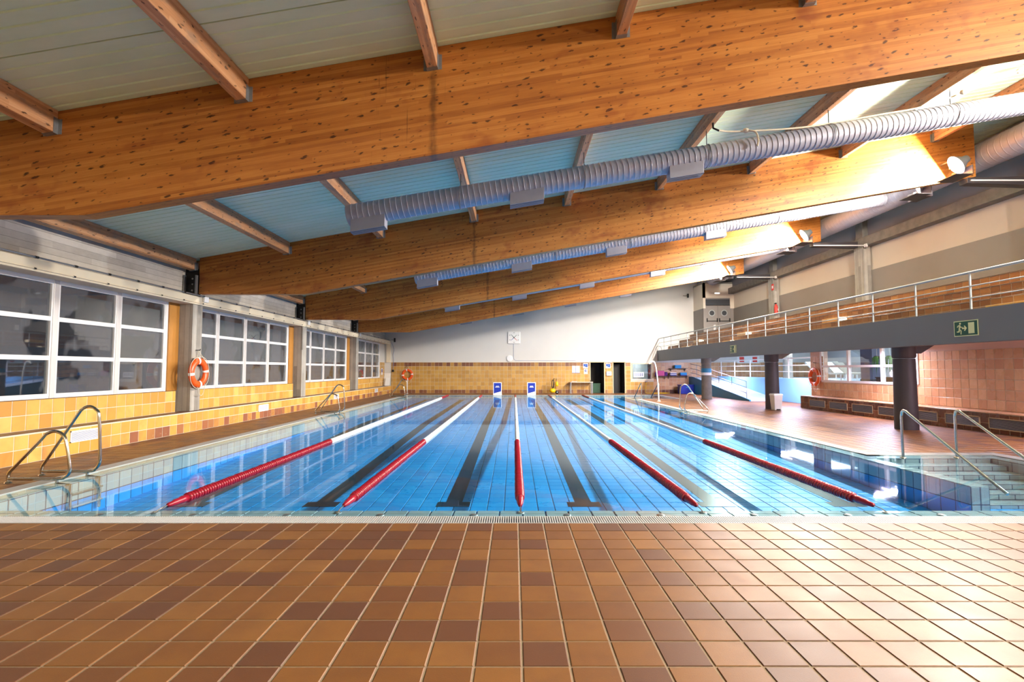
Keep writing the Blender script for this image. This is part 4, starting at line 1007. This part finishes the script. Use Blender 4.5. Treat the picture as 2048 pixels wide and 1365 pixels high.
# railing
rl = thing('balcony_railing', 'pale grey tubular railing along the balcony edge', 'railing', (FX + 0.11, 0, 2.775))
for zz_, r in ((0.775, 0.026), (0.49, 0.012), (0.245, 0.012)):
    MB().tube([(0, YB, zz_), (0, YW - 0.05, zz_)], r, 10).build('rail', M['rail_paint'], rl)
y = 10.6 - 1.455 * 3
while y < YW - 0.2:
    MB().tube([(0, y, 0.0), (0, y, 0.775)], 0.021, 10).build('post', M['rail_paint'], rl)
    y += 1.455
tag(MB().lathe([(0.012, 0.0), (0.012, 0.01)], 8).tube(arc((FX - 0.05, 2.85), 0.19, -60, 200, 16, 'xz', 33.1), 0.012, 6).build('rail_hoop', M['black_metal'], None), 'thin dark hoop at the far end of the balcony front', 'hoop', kind='thing')
lf = tag(MB().box(11.48, 29.3, 3.9, 11.49, 29.55, 4.2).build('paper_notice', M['sign_white'], None), 'white paper notice standing on the top tier by the double doors', 'notice', kind='thing'); lf.location = (0, 0, -0.1)
# columns under the balcony
for k, (y, mt, lab) in enumerate(((13.4, 'dark_column', 'dark round column under the balcony nearest the pool stairs'), (20.3, 'dark_column', 'dark round column under the balcony behind the waste bin'), (27.2, 'concrete', 'pale concrete round column under the balcony with a blue band'))):
    c = thing('balcony_column', lab, 'column', (10.14, y, 0))
    MB().lathe([(0.262, 0.0), (0.26, 0.3), (0.245, 1.82)], 20).build('shaft', M[mt], c)
    MB().lathe([(0.24, 1.83), (0.262, 1.87), (0.262, 2.49)], 20).build('capital', M[mt], c)
    MB().prism([(0.1, 1.95), (0.35, 1.95), (2.04, 2.98), (2.04, 3.2), (0.1, 2.49)], 'y', -0.14, 0.14).build('raker', M['concrete'] if k else M[mt], c, 0.01)
    if k == 2:
        MB().lathe([(0.256, 1.38), (0.254, 1.60)], 20, caps=False).build('blue_band', M['teal_wall'], c)
        MB().lathe([(0.258, 1.24), (0.256, 1.38)], 20, caps=False).build('white_band', M['sign_white'], c)
# right lower wall with window and bench
WX = 12.2; PY = 21.2
WY0, WY1, WZ0, WZ1 = 15.58, 20.45, 1.09, 2.40
wr = MB()
for y0, y1, z0, z1 in [(YB, WY0, 0, 3.25), (WY0, WY1, 0, WZ0), (WY0, WY1, WZ1, 3.25), (WY1, PY, 0, 3.25)]:
    wr.box(WX, y0, z0, WX + 0.25, y1, z1)
wr = struct(wr.build('wall_right_lower', M['rose_paint']), 'ochre tiled wall, pink light in its colour, under the balcony')
yt = steps(5.0, PY, TL, WY0)
zr2 = [0.5, 0.76, 1.02, 1.283, 1.546, 1.81, 2.07]
tb_ = MB()
for y0, y1, z1 in ((5.0, WY0, 2.07), (WY0, WY1, 1.03), (WY1, PY, 2.07)): tb_.box(WX - 0.008, y0, 0.5, WX, y1, z1)
tb_.build('tile_bed', M['wall_grout'], wr)
tiling(wr, (WX - 0.008, 0, 0), UY, UZ, NX, yt, zr2, 0.013, 0.006, lambda i, j, c: M['pink_lit_tile'], lambda c: 11.9 < c[1],
       skip=lambda c: WY0 < c[1] < WY1 and c[2] > 1.0)
w5 = bpy.data.objects.new('window_6', None); COL.objects.link(w5); struct(w5, 'white framed window into the bright lounge')
yv = [WY0, 17.08, 18.80, WY1]
for z in (WZ0, 1.66, WZ1): MB().box(WX - 0.03, WY0, z - 0.04, WX + 0.06, WY1, z + 0.04).build('transom', M['window_frame'], w5, 0.004)
for y in yv: MB().box(WX - 0.035, y - 0.05, WZ0, WX + 0.06, y + 0.05, WZ1).build('mullion', M['window_frame'], w5, 0.004)
for i in range(3):
    for z0, z1 in ((WZ0, 1.66), (1.66, WZ1)): MB().box(WX + 0.02, yv[i] + 0.04, z0 + 0.03, WX + 0.026, yv[i + 1] - 0.04, z1 - 0.03).build('pane', M['clear_pane'], w5)
br = thing('tiled_bench', 'dark brown tiled bench with vent grilles under the pink-lit ochre wall', 'bench')
MB().box(11.556, YB, 0.0, WX - 0.02, 20.84, 0.488).build('bench_core', M['wall_grout'], br)
tiling(br, (11.556, 0, 0), UY, UZ, NX, steps(5.0, 20.84, TL, 0.1), [0.0, 0.235, 0.47], 0.009, 0.006, M['bench_tile'], lambda c: 11.4 < c[1] < 18)
tiling(br, (11.54, 20.84, 0), UX, UZ, UY, [0, 0.22, 0.44, 0.66], [0.0, 0.235, 0.47], 0.009, 0.006, M['bench_tile'])
tiling(br, (11.54, 0, 0.488), UX, UY, UZ, [0, 0.32, 0.64], steps(5.0, 20.86, TL, 0.1), 0.006, 0.008, M['pink_lit_tile'], name='nosing_tile')
for k in range(9):
    y1 = 20.23 - 1.27 * k; y0 = y1 - 1.03
    g = thing('bench_grille', 'dark louvred grille in the brown bench, %s from the blue wall' % ORD[k], 'grille', (11.545, y0, 0.11), group='grilles in the brown bench')
    L = y1 - y0
    MB().box(-0.012, 0, 0, 0.004, L, 0.02).box(-0.012, 0, 0.25, 0.004, L, 0.27).box(-0.012, 0, 0, 0.004, 0.02, 0.27).box(-0.012, L - 0.02, 0, 0.004, L, 0.27).build('frame', M['beige_frame'], g)
    MB().box(-0.002, 0.01, 0.01, 0.003, L - 0.01, 0.26).build('backing', M['black_metal'], g)
    for q in range(8):
        z = 0.03 + q * 0.027
        MB().hexa([(-0.010, 0.02, z), (-0.002, 0.02, z + 0.012), (-0.002, L - 0.02, z + 0.012), (-0.010, L - 0.02, z)], [(-0.010, 0.02, z + 0.004), (-0.002, 0.02, z + 0.016), (-0.002, L - 0.02, z + 0.016), (-0.010, L - 0.02, z + 0.004)]).build('slat', M['zinc'], g)
# tube lights under the balcony
for k, ty in enumerate(TUBE_Y):
    t = thing('tube_light', 'fluorescent tube light high on the wall under the balcony, %s along it' % ORD[k], 'lamp', (11.98, ty, 2.30), group='tube lights under the balcony')
    MB().box(-0.05, -0.75, 0.0, 0.20, 0.75, 0.05).build('fitting', M['white_plastic'], t, 0.006)
    MB().tube([(-0.08, -0.7, -0.025), (-0.08, 0.7, -0.025)], 0.018, 8).build('tube', M['tube_glow'], t)
# upper right wall
ur = MB().box(13.7, YB, 3.55, 13.95, YW, 8.3)
ur = struct(ur.build('wall_right', M['cream_paint']), 'cream upper wall above the stand')
struct(MB().box(13.66, YB, 3.81, 13.7, YW, 5.34).build('wall_right_band', M['grey_paint']), 'grey painted lower band of the upper wall')
struct(MB().box(13.62, YB, 6.60, 13.7, YW, 8.2).build('wall_right_upper', M['upper_grey']), 'dark grey strip under the roof')
struct(MB().box(13.35, YB, 6.25, 13.7, YW, 6.60).build('trim_3', M['concrete'], None, 0.012), 'concrete ring beam on the upper wall')
for k, y in enumerate((12.95, 19.75, 26.6)):
    c = thing('wall_pilaster', 'square concrete pilaster on the upper wall, %s from the camera' % ORD[k], 'column', (13.52, y, 3.8), group='upper wall pilasters')
    MB().box(-0.17, -0.26, 0.01, 0.135, 0.26, 2.45).build('shaft', M['concrete_v'], c, 0.01)
    MB().box(-0.12, -0.2, 2.80, 0.095, 0.2, 4.3).build('upper_shaft', M['concrete'], c, 0.01)
    MB().prism([(-0.17, 2.46), (-0.17, 2.70), (-1.9, 2.66), (-1.9, 2.52)], 'y', 0.0, 0.26).build('corbel', M['dark_column'], c, 0.01)
# vestibule in the far right corner
vb = MB().box(11.78, 31.9, 3.81, 11.93, YW, 6.95).box(11.78, 31.9, 6.0, 13.7, 32.0, 6.95).box(13.46, 31.9, 3.81, 13.7, 32.0, 6.0).box(11.78, 31.9, 6.90, 13.7, YW, 6.98)
vb = struct(vb.build('wall_vestibule', M['cream_paint']), 'vestibule box with double doors in the corner')
struct(MB().box(11.765, 31.885, 3.81, 11.78, YW, 5.34).box(11.765, 31.885, 3.81, 11.93, 31.9, 5.34).box(13.46, 31.885, 3.81, 13.66, 31.9, 5.34).build('wall_vestibule_band', M['grey_paint']))
d3 = bpy.data.objects.new('door_3', None); COL.objects.link(d3); struct(d3, 'grey double doors with round portholes')
MB().box(11.93, 31.92, 5.92, 13.46, 31.98, 6.0).build('lintel_bar', M['grey_paint'], d3)
MB().box(11.93, 31.94, 5.55, 13.46, 31.96, 5.95).build('transom_glass', M['duct_dark'], d3)
for k, (a, b) in enumerate(((11.93, 12.69), (12.70, 13.46))):
    leaf = MB().box(a, 31.91, 3.75, b, 31.97, 5.52).build('door_leaf', M['grey_paint'], d3, 0.006)
    cxd = (a + b) / 2
    MB().lathe([(0.20, -0.02), (0.19, 0.0)], 20, 'y', (cxd, 31.91, 5.05)).build('porthole', M['rail_paint'], leaf)
    MB().lathe([(0.15, -0.026), (0.15, -0.02)], 20, 'y', (cxd, 31.91, 5.05)).build('porthole_glass', M['duct_dark'], leaf)
    MB().tube([(a + 0.08, 31.84, 4.55), (b - 0.05, 31.84, 4.55)], 0.018, 8).box(a + 0.05, 31.83, 4.5, a + 0.1, 31.91, 4.72).box(b - 0.08, 31.83, 4.5, b - 0.03, 31.91, 4.72).build('push_bar', M['black_metal'], leaf)
el = thing('emergency_light', 'small lit emergency light above the double doors', 'lamp', (12.65, 31.9, 6.28))
MB().box(-0.18, -0.05, -0.04, 0.18, 0.0, 0.05).build('housing', M['white_plastic'], el); MB().box(-0.15, -0.056, -0.035, 0.15, -0.05, 0.04).build('diffuser', M['sign_glow'], el)
fe = thing('fire_extinguisher', 'red fire extinguisher on the last upper pilaster', 'extinguisher', (13.40, 26.2, 4.35))
MB().lathe([(0.0, 0.0), (0.075, 0.0), (0.08, 0.04), (0.08, 0.42), (0.04, 0.5), (0.025, 0.54), (0.0, 0.54)], 12, caps=False).build('cylinder_body', M['red_paint'], fe)
MB().box(-0.03, -0.03, 0.54, 0.03, 0.08, 0.6).build('valve', M['black_metal'], fe); MB().tube([(0.03, 0.05, 0.56), (0.1, 0.06, 0.45), (0.09, 0.04, 0.2)], 0.012, 6).build('hose', M['rubber'], fe)
MB().box(0.05, -0.05, 0.2, 0.09, 0.05, 0.3).build('bracket', M['sign_white'], fe)
fs = tag(MB().box(13.345, 26.28, 5.62, 13.35, 26.5, 5.95).build('fire_sign', M['red_paint'], None), 'small red fire sign high on the last upper pilaster', 'sign', kind='thing')
MB().box(13.342, 26.33, 5.72, 13.345, 26.45, 5.86).build('symbol', M['sign_white'], fs)

# exit signs on the fascia: local X runs along -Y of the world (reads left to right for the pool), plane facing -X
def exit_sign(label, y_left, width, height, z, arrow):
    t = thing('exit_sign', label, 'sign', (FX, y_left, z), -PI / 2)
    W, H = width, height
    MB().box(0, -0.012, 0, W, 0.0, H).build('plate', M['exit_pale'], t)
    MB().box(0.018, -0.015, 0.018, W - 0.018, -0.012, H - 0.018).build('green_field', M['exit_green'], t)
    a, b = -0.019, -0.015
    s = H / 0.32; ox = 0.06 * s if arrow else 0.03
    def P(pts): return [(ox + x * s, y_ * s) for x, y_ in pts]
    man = MB()
    man.lathe([(0.0, a), (0.02 * s, a), (0.02 * s, b)], 12, 'y', (ox + 0.098 * s, 0, 0.262 * s), caps=False)
    man.prism(P([(0.07, 0.235), (0.10, 0.24), (0.105, 0.20), (0.085, 0.14), (0.06, 0.14)]), 'y', a, b)
    man.prism(P([(0.07, 0.235), (0.04, 0.225), (0.02, 0.19), (0.034, 0.185), (0.05, 0.208), (0.075, 0.215)]), 'y', a, b)
    man.prism(P([(0.10, 0.225), (0.12, 0.192), (0.15, 0.195), (0.15, 0.18), (0.11, 0.174), (0.09, 0.21)]), 'y', a, b)
    man.prism(P([(0.06, 0.145), (0.085, 0.14), (0.075, 0.085), (0.015, 0.085), (0.012, 0.105), (0.055, 0.108)]), 'y', a, b)
    man.prism(P([(0.065, 0.15), (0.09, 0.15), (0.125, 0.115), (0.118, 0.04), (0.1, 0.04), (0.103, 0.105)]), 'y', a, b)
    man.build('running_figure', M['exit_pale'], t)
    if arrow:
        q = W / 0.56
        MB().prism([(0.20 * q, 0.15), (0.20 * q, 0.18), (0.265 * q, 0.18), (0.245 * q, 0.215), (0.265 * q, 0.22), (0.31 * q, 0.165), (0.265 * q, 0.11), (0.245 * q, 0.115), (0.265 * q, 0.15)], 'y', a, b).build('arrow', M['exit_pale'], t)
        MB().box(0.345 * q, a, 0.05, 0.48 * q, b, 0.275).build('door_symbol', M['exit_pale'], t)
    else:
        MB().box(W * 0.70, a, 0.03, W * 0.92, b, H - 0.03).build('door_symbol', M['exit_pale'], t)
        MB().prism([(W * 0.5, H * 0.5), (W * 0.62, H * 0.62), (W * 0.62, H * 0.38)], 'y', a, b).build('arrow', M['exit_pale'], t)
exit_sign('dark green exit sign with running figure, arrow and door, nearest on the balcony front', 10.90, 0.57, 0.325, 2.23, True)
exit_sign('small green exit sign farther along the balcony front', 22.25, 0.62, 0.33, 2.24, False)

# ------------------------------------------------------------------ side hall with ramp beyond the pier
struct(MB().box(13.0, PY + 0.3, 0, 13.2, 33.0, 1.12).build('wall_blue', M['blue_wall'], None, 0.01), 'low sky blue wall beside the ramp')
struct(MB().box(13.2, PY - 0.2, 0.9, 20.0, YW, 1.05).build('floor_upper', M['ramp_top']), 'raised blue floor behind the low wall')
rm = MB().prism([(25.1, 0.0), (25.1, 0.03), (33.0, 1.0), (YW, 1.05), (YW, 0.0)], 'x', 11.45, 13.0)
rm = struct(rm.build('ramp', M['ramp_top']), 'pale ramp rising towards the end wall')
MB().prism([(25.0, 0.0), (25.0, 0.07), (33.0, 1.08), (YW, 1.08), (YW, 0.0)], 'x', 11.38, 11.45).build('ramp_side', M['teal_wall'], rm)
rr = thing('ramp_railing', 'grey metal railing along the ramp edge', 'railing', (11.47, 0, 0))
for dz in (0.85, 0.56, 0.28):
    MB().tube([(0, 25.5, 0.1 + dz), (0, 32.4, 0.97 + dz), (0, YW - 0.1, 1.05 + dz)], 0.017, 8).build('rail', M['zinc'], rr)
for y in (25.5, 27.2, 28.9, 30.6, 32.4): MB().tube([(0, y, 0.08 + (y - 25.5) * 0.126), (0, y, 0.1 + (y - 25.5) * 0.126 + 0.85)], 0.017, 8).build('post', M['zinc'], rr)
rb = thing('upper_railing', 'white railing on top of the low sky blue wall', 'railing', (13.1, 0, 1.12))
for z, r in ((0.95, 0.03), (0.62, 0.018), (0.32, 0.018)): MB().tube([(0, PY + 0.35, z), (0, 32.9, z)], r, 8).build('rail', M['window_frame'], rb)
for y in (22.6, 24.6, 26.6, 28.6, 30.6, 32.6): MB().tube([(0, y, 0), (0, y, 0.95)], 0.03, 8).build('post', M['window_frame'], rb)
hc = thing('hall_column', 'pale round column on the raised floor of the side hall', 'column', (15.4, 29.0, 1.05))
MB().lathe([(0.25, 0), (0.25, 2.3)], 16).build('shaft', M['concrete'], hc); MB().lathe([(0.27, 0), (0.27, 0.08)], 16).build('base', M['concrete'], hc)
struct(MB().box(12.45, PY - 0.3, 3.35, 20.2, YW, 3.5).build('ceiling_side', M['white_paint']), 'white ceiling of the side hall')
struct(MB().box(20.0, 7.0, 0, 20.2, YW, 3.5).build('wall_side', M['white_paint']))
struct(MB().box(12.45, 7.0, 0.0, 20.0, 7.2, 3.34).build('wall_lounge_near', M['white_paint']))
struct(MB().box(12.47, 7.0, 3.35, 20.2, PY - 0.3, 3.5).build('ceiling_lounge', M['white_paint']))
struct(MB().box(12.47, 7.2, 0.9, 20.0, PY - 0.2, 1.05).build('floor_lounge', M['rail_paint']), 'pale lounge floor')
rs = tag(MB().box(14.55, YW - 0.03, 1.95, 16.0, YW - 0.015, 2.42).build('safety_sign', M['sign_white'], None), 'red and white safety sign on the side hall end wall', 'sign', kind='thing')
for x in (14.7, 15.55): MB().box(x, YW - 0.034, 2.02, x + 0.3, YW - 0.03, 2.36).build('red_field', M['red_paint'], rs)
# lounge furniture seen through the window
ll = ['nearest the window pier', 'in the middle of the lounge', 'beside the dark pillar', 'behind the others by the lounge wall']
for k, (x, y, rz) in enumerate(((14.9, 24.6, 0.5), (16.2, 25.2, 0.3), (15.4, 23.2, 0.7), (17.6, 26.6, 0.4))):
    l = thing('lounger', 'pale green lounger %s' % ll[k], 'lounger', (x, y, 1.05), rz, 'loungers in the lounge')
    MB().box(-0.3, -0.9, 0.26, 0.3, 0.35, 0.34).build('seat', M['lounger'], l, 0.02)
    MB().hexa([(-0.3, 0.33, 0.26), (0.3, 0.33, 0.26), (0.3, 0.38, 0.34), (-0.3, 0.38, 0.34)], [(-0.3, 0.88, 0.80), (0.3, 0.88, 0.80), (0.3, 0.84, 0.87), (-0.3, 0.84, 0.87)]).build('backrest', M['lounger'], l, 0.02)
    for sx in (-0.26, 0.26):
        for sy in (-0.8, 0.3): MB().box(sx - 0.02, sy - 0.02, 0, sx + 0.02, sy + 0.02, 0.27).build('leg', M['white_plastic'], l)
dp = thing('dark_pillar', 'dark blue grey square pillar behind the lounge window', 'column', (14.6, 21.0, 1.05))
MB().box(-0.25, -0.35, 0, 0.25, 0.35, 2.29).build('shaft', plain('slate_blue_paint', '#4a5470', 0.6), dp)
MB().box(-0.27, -0.37, 0, 0.27, 0.37, 0.1).build('base', M['duct_dark'], dp)
for k, (x, y) in enumerate(((14.3, 20.3), (14.4, 19.75))):
    pl_ = thing('hanging_plant', 'green trailing plant hanging behind the lounge window, %s the dark pillar' % ('next to' if k == 0 else 'farther from'), 'plant', (x, y, 1.95))
    MB().lathe([(0.0, 0.0), (0.08, 0.0), (0.1, 0.12), (0.09, 0.12)], 10, caps=False).build('pot', M['wood_dark'], pl_)
    MB().tube([(0, 0, 0.1), (0, 0, 1.39)], 0.005, 5).build('hanging_cord', M['rope'], pl_)
    for q in range(16):
        a = random.uniform(0, 2 * PI); ln = random.uniform(0.35, 0.75); c_, s_ = math.cos(a), math.sin(a)
        p0 = Vector((0.07 * c_, 0.07 * s_, 0.12)); p1 = Vector((0.16 * c_, 0.16 * s_, 0.05)); p2 = Vector((0.19 * c_, 0.19 * s_, 0.05 - ln)); wv = Vector((-s_, c_, 0)) * 0.028
        lm = MB(); lm.add([p0 - wv * 0.5, p0 + wv * 0.5, p1 - wv, p1 + wv, p2], [(0, 1, 3, 2), (2, 3, 4)]); lm.build('leaf', M['green_leaf'], pl_)
lb = thing('low_cabinet', 'low dark cabinet with a white bottle below the lounge window', 'cabinet', (12.85, 17.6, 0.72 + 0.33))
MB().box(-0.2, -0.45, 0, 0.2, 0.45, 0.2).build('body', M['wood_dark'], lb, 0.01); MB().box(-0.22, -0.47, 0.2, 0.22, 0.47, 0.23).build('top', M['wood_dark'], lb)
bt = thing('bottle', 'white bottle standing on the low dark cabinet', 'bottle', (12.8, 17.5, 1.28))
MB().lathe([(0.0, 0.0), (0.06, 0.0), (0.065, 0.02), (0.065, 0.16), (0.025, 0.2), (0.0, 0.2)], 12, caps=False).build('body', M['white_plastic'], bt); MB().lathe([(0.022, 0.2), (0.022, 0.25)], 10).build('cap', M['sign_white'], bt)

# ------------------------------------------------------------------ floodlights
fl_lab = ['behind the camera', 'beside the nearest beam', 'beside the second beam', 'beside the third beam', 'beside the last beam']
for k, by in enumerate(BEAM_Y):
    f = thing('flood_lamp', 'bright white floodlight high on the right %s' % fl_lab[k], 'lamp', (LAMP_X, by - 0.50, LAMP_Z), group='floodlights on the right')
    q = FLOOD_DIR.to_track_quat('Z', 'Y').to_matrix().to_4x4()
    def tr(m):
        m.v = [tuple(q @ Vector(v)) for v in m.v]; return m
    tr(MB().lathe([(0.0, -0.30), (0.09, -0.29), (0.11, -0.2), (0.23, -0.03), (0.25, 0.0)], 20, caps=False)).build('housing', M['zinc'], f)
    tr(MB().lathe([(0.0, 0.004), (0.235, 0.004)], 20, caps=False)).build('lamp_glass', M['lamp_glow'], f)
    MB().tube([(0.05, 0.0, 0.0), (0.05, 0.24, 0.0), (0.05, 0.24, 0.20), (0.05, 0.62, 0.20)], 0.018, 8).build('mount_arm', M['zinc'], f)
    MB().box(-0.27, -0.3, -0.335, 0.16, 0.3, -0.32).box(0.14, -0.3, -0.32, 0.16, 0.3, -0.1).build('added_light_shield', M['dark_column'], f)  # plate added under the head to cut steep light on deck and stand
    MB().box(0.0, 0.58, 0.1, 0.10, 0.62, 0.30).build('mount_plate', M['zinc'], f)
    b = thing('lamp_bar', 'thin white horizontal bar reaching from the floodlight %s to the wall' % fl_lab[k], 'bar', (LAMP_X + 0.35, by - 0.50, LAMP_Z - 0.38), group='bars beside the floodlights')
    MB().tube([(0, 0, 0), (2.0, 0, 0.0)], 0.02, 8).build('tube', M['white_plastic'], b)
    MB().box(1.95, -0.06, -0.06, 2.02, 0.06, 0.06).build('wall_plate', M['white_plastic'], b)

for k, by in enumerate(BEAM_Y):  # bodies of the added rear heads
    f = thing('flood_lamp', 'added fill floodlight behind the beam, paired with the one %s' % fl_lab[k], 'lamp', (LAMP_X, by + 0.75, LAMP_Z - 0.05), group='floodlights on the right')
    q = (LAST_DIR if k == 4 else REAR_DIR).to_track_quat('Z', 'Y').to_matrix().to_4x4()
    tr(MB().lathe([(0.0, -0.30), (0.09, -0.29), (0.11, -0.2), (0.23, -0.03), (0.25, 0.0)], 20, caps=False)).build('housing', M['zinc'], f)
    tr(MB().lathe([(0.0, 0.004), (0.235, 0.004)], 20, caps=False)).build('lamp_glass', M['lamp_glow'], f)
    MB().tube([(0.05, 0.0, 0.0), (0.05, -0.30, 0.0), (0.05, -0.30, 0.20), (0.05, -0.55, 0.20)], 0.018, 8).build('mount_arm', M['zinc'], f)
    MB().box(-0.27, -0.3, -0.335, 0.16, 0.3, -0.32).box(0.14, -0.3, -0.32, 0.16, 0.3, -0.1).build('added_light_shield', M['dark_column'], f)  # same added plate, blocks the steep light of the rear head

for k, p in enumerate(UPL):  # bodies of the added fill uplights
    u = thing('added_uplight', 'added white fill uplight on the wall behind the camera, %s from the windows' % ORD[k], 'lamp', (p[0], YB, p[2]), group='added uplights behind the camera')
    MB().box(-0.3, 0.0, -0.22, 0.3, 0.5, -0.02).build('housing', M['white_plastic'], u, 0.02)
    MB().box(-0.26, 0.2, -0.02, 0.26, 0.48, -0.01).build('lamp_glass', M['sign_glow'], u)

# ------------------------------------------------------------------ lane ropes
disc = MB().lathe([(0.018, -0.020), (0.056, -0.020), (0.061, -0.012), (0.058, 0.008), (0.050, 0.014), (0.018, 0.016)], 12, 'y').mesh('float_disc', M['red'])
rope_lab = ['first from the windows', 'second from the windows', 'in the middle of the pool', 'second from the balcony', 'nearest the balcony']
for k, rx in enumerate(ROPE_X):
    t = thing('lane_rope', 'red and white lane rope %s' % rope_lab[k], 'lane rope', (rx, YN, 0.012), group='lane ropes')
    y = 0.47
    while y < 5.25:
        o = bpy.data.objects.new('float_disc', disc); COL.objects.link(o); o.parent = t; o.location = (0, y, 0); o.rotation_euler = (0, random.uniform(0, 6), 0)
        s_ = random.uniform(0.94, 1.03); o.scale = (s_, 1, s_); y += 0.054
    wm_ = [(0.0, 5.26), (0.048, 5.26)]; y = 5.28
    while y < 21.9:
        wm_ += [(0.052, y), (0.052, y + 0.085), (0.040, y + 0.092), (0.040, y + 0.098)]; y += 0.105
    wm_ += [(0.0, y)]
    tag(MB().lathe(wm_, 12, 'y', caps=False).build('white_float', M['white_float'], t), 'white run of floats', kind='stuff')
    rm_ = [(0.0, 21.95), (0.05, 21.95)]; y = 21.97
    while y < 24.75:
        rm_ += [(0.052, y), (0.056, y + 0.03), (0.045, y + 0.05)]; y += 0.055
    rm_ += [(0.0, y)]
    tag(MB().lathe(rm_, 12, 'y', caps=False).build('red_float', M['red'], t), 'far red run of floats', kind='stuff')
    for yy in (9.6, 13.9, 18.2):
        MB().lathe([(0.054, yy), (0.054, yy + 0.02)], 12, 'y').build('dark_ring', M['black_metal'], t)
    MB().lathe([(0.0, 0.10), (0.024, 0.11), (0.030, 0.2), (0.038, 0.22), (0.036, 0.32), (0.044, 0.34), (0.042, 0.44), (0.0, 0.45)], 12, 'y', caps=False).build('end_float', M['red'], t)
    MB().tube([(0, -0.10, -0.02), (0, -0.02, -0.005), (0, 0.12, 0)], 0.006, 6).build('cable', M['steel'], t)
    MB().tube([(0.02 * math.cos(a), -0.10 + 0.02 * math.sin(a), -0.018) for a in [2 * PI * q / 10 for q in range(10)]], 0.004, 5, closed=True).build('hook', M['steel'], t)

# ------------------------------------------------------------------ pool ladders: one tall and one short hoop each
def hoop(tall):
    if tall: P = [(-0.82, -0.0), (-0.82, 0.12), (-0.75, 0.24), (-0.36, 0.84), (-0.27, 0.96), (-0.17, 1.0), (-0.07, 0.95), (-0.02, 0.84), (0.015, 0.30), (0.01, 0.17), (-0.05, 0.09), (-0.15, 0.06), (-0.82, 0.06)]
    else: P = [(-0.82, -0.0), (-0.82, 0.12), (-0.74, 0.22), (-0.42, 0.56), (-0.33, 0.66), (-0.22, 0.695), (-0.12, 0.66), (-0.06, 0.56), (0.005, 0.24), (0.0, 0.13), (-0.06, 0.075), (-0.16, 0.055), (-0.82, 0.055)]
    return P
def ladder(label, x, y, mir):
    t = thing('pool_ladder', label, 'ladder', (x, y, 0), group='steel pool ladders')
    for q, (tall, dy) in enumerate(((False, 0.0), (True, 0.5))):
        pts_ = [(a * mir, dy, b) for a, b in hoop(tall)]
        o = MB().tube(smooth_path(pts_, 4), 0.021, 10).build('handrail', M['steel'], t)
        MB().tube([(-0.16 * mir, dy, 0.06), (-0.16 * mir, dy, -0.03)], 0.019, 8).build('short_post', M['steel'], o)
        MB().tube([(0.03 * mir, dy, -0.02), (0.03 * mir, dy, -0.45)], 0.021, 8).tube([(-0.16 * mir, dy, -0.01), (0.03 * mir, dy, -0.03)], 0.019, 8).build('stringer', M['steel'], o)
        MB().lathe([(0.045, 0.0), (0.04, 0.012), (0.024, 0.02)], 12, 'z', (-0.82 * mir, dy, 0.0)).build('deck_flange', M['steel'], o)
    for z in (-0.15, -0.33): MB().box(0.0 * mir - 0.03, 0, z - 0.012, 0.03 * mir + 0.05, 0.5, z + 0.012).build('tread', M['steel'], t)
ladder('steel pool ladder at the left pool edge nearest the camera', -6.06, 7.1, 1)
ladder('steel pool ladder halfway along the left pool edge', -6.06, 17.95, 1)
ladder('steel pool ladder in the far left pool corner', -6.06, 28.7, 1)
ladder('steel pool ladder halfway along the right pool edge', 6.10, 18.5, -1)
# stair handrails
def handrail(label, x, y, sgn):
    t = thing('stair_handrail', label, 'handrail', (x, y, 0), group='steel stair handrails')
    pts_ = [(0, 0, -0.02), (0, 0, 0.72), (0, 0.012 * sgn, 0.79), (0, 0.05 * sgn, 0.825), (0, 0.10 * sgn, 0.815), (0, 0.16 * sgn, 0.78), (0, 1.6 * sgn, -0.02), (0, 1.9 * sgn, -0.18)]
    MB().tube(pts_, 0.023, 10).build('rail', M['steel'], t)
    MB().lathe([(0.05, -0.005), (0.045, 0.01), (0.026, 0.02)], 12).build('deck_flange', M['steel'], t)
handrail('steel handrail at the near pool stairs, the one beside the pool', 6.80, 9.10, -1)
handrail('steel handrail at the near pool stairs, the one beside the deck', 7.74, 9.10, -1)
handrail('steel handrail at the far pool stairs, the one beside the pool', 6.80, 27.6, 1)
handrail('steel handrail at the far pool stairs, the one beside the deck', 7.74, 27.6, 1)
sh = thing('shower_pole', 'tall white curved shower pole on the deck near the far pool stairs', 'shower', (7.05, 25.2, 0))
MB().tube(smooth_path([(0, 0, 0), (-0.03, 0, 0.8), (-0.10, 0, 1.55), (-0.17, 0, 1.86), (-0.28, 0, 1.94), (-0.40, 0, 1.90), (-0.45, 0, 1.82)], 5), 0.03, 10).build('pipe', M['white_plastic'], sh)
MB().lathe([(0.09, 0), (0.085, 0.015), (0.035, 0.03)], 12).build('foot', M['white_plastic'], sh)
MB().lathe([(0.02, 0.05), (0.055, 0.0), (0.05, -0.01)], 10, 'z', (-0.46, 0, 1.78)).build('shower_head', M['black_metal'], sh)
# bin
bn = thing('waste_bin', 'off-white pedal bin in front of the dark column', 'bin', (9.93, 19.6, 0))
MB().hexa([(-0.13, -0.14, 0.0), (0.13, -0.14, 0.0), (0.13, 0.14, 0.0), (-0.13, 0.14, 0.0)], [(-0.165, -0.18, 0.56), (0.165, -0.18, 0.56), (0.165, 0.18, 0.56), (-0.165, 0.18, 0.56)]).build('body', M['bin'], bn, 0.02)
MB().hexa([(-0.185, -0.2, 0.56), (0.185, -0.2, 0.56), (0.185, 0.2, 0.56), (-0.185, 0.2, 0.56)], [(-0.165, -0.18, 0.625), (0.165, -0.18, 0.625), (0.165, 0.18, 0.625), (-0.165, 0.18, 0.625)]).build('lid', M['white_plastic'], bn, 0.02)
MB().box(-0.06, -0.19, 0.02, 0.06, -0.13, 0.06).build('pedal', M['black_metal'], bn)
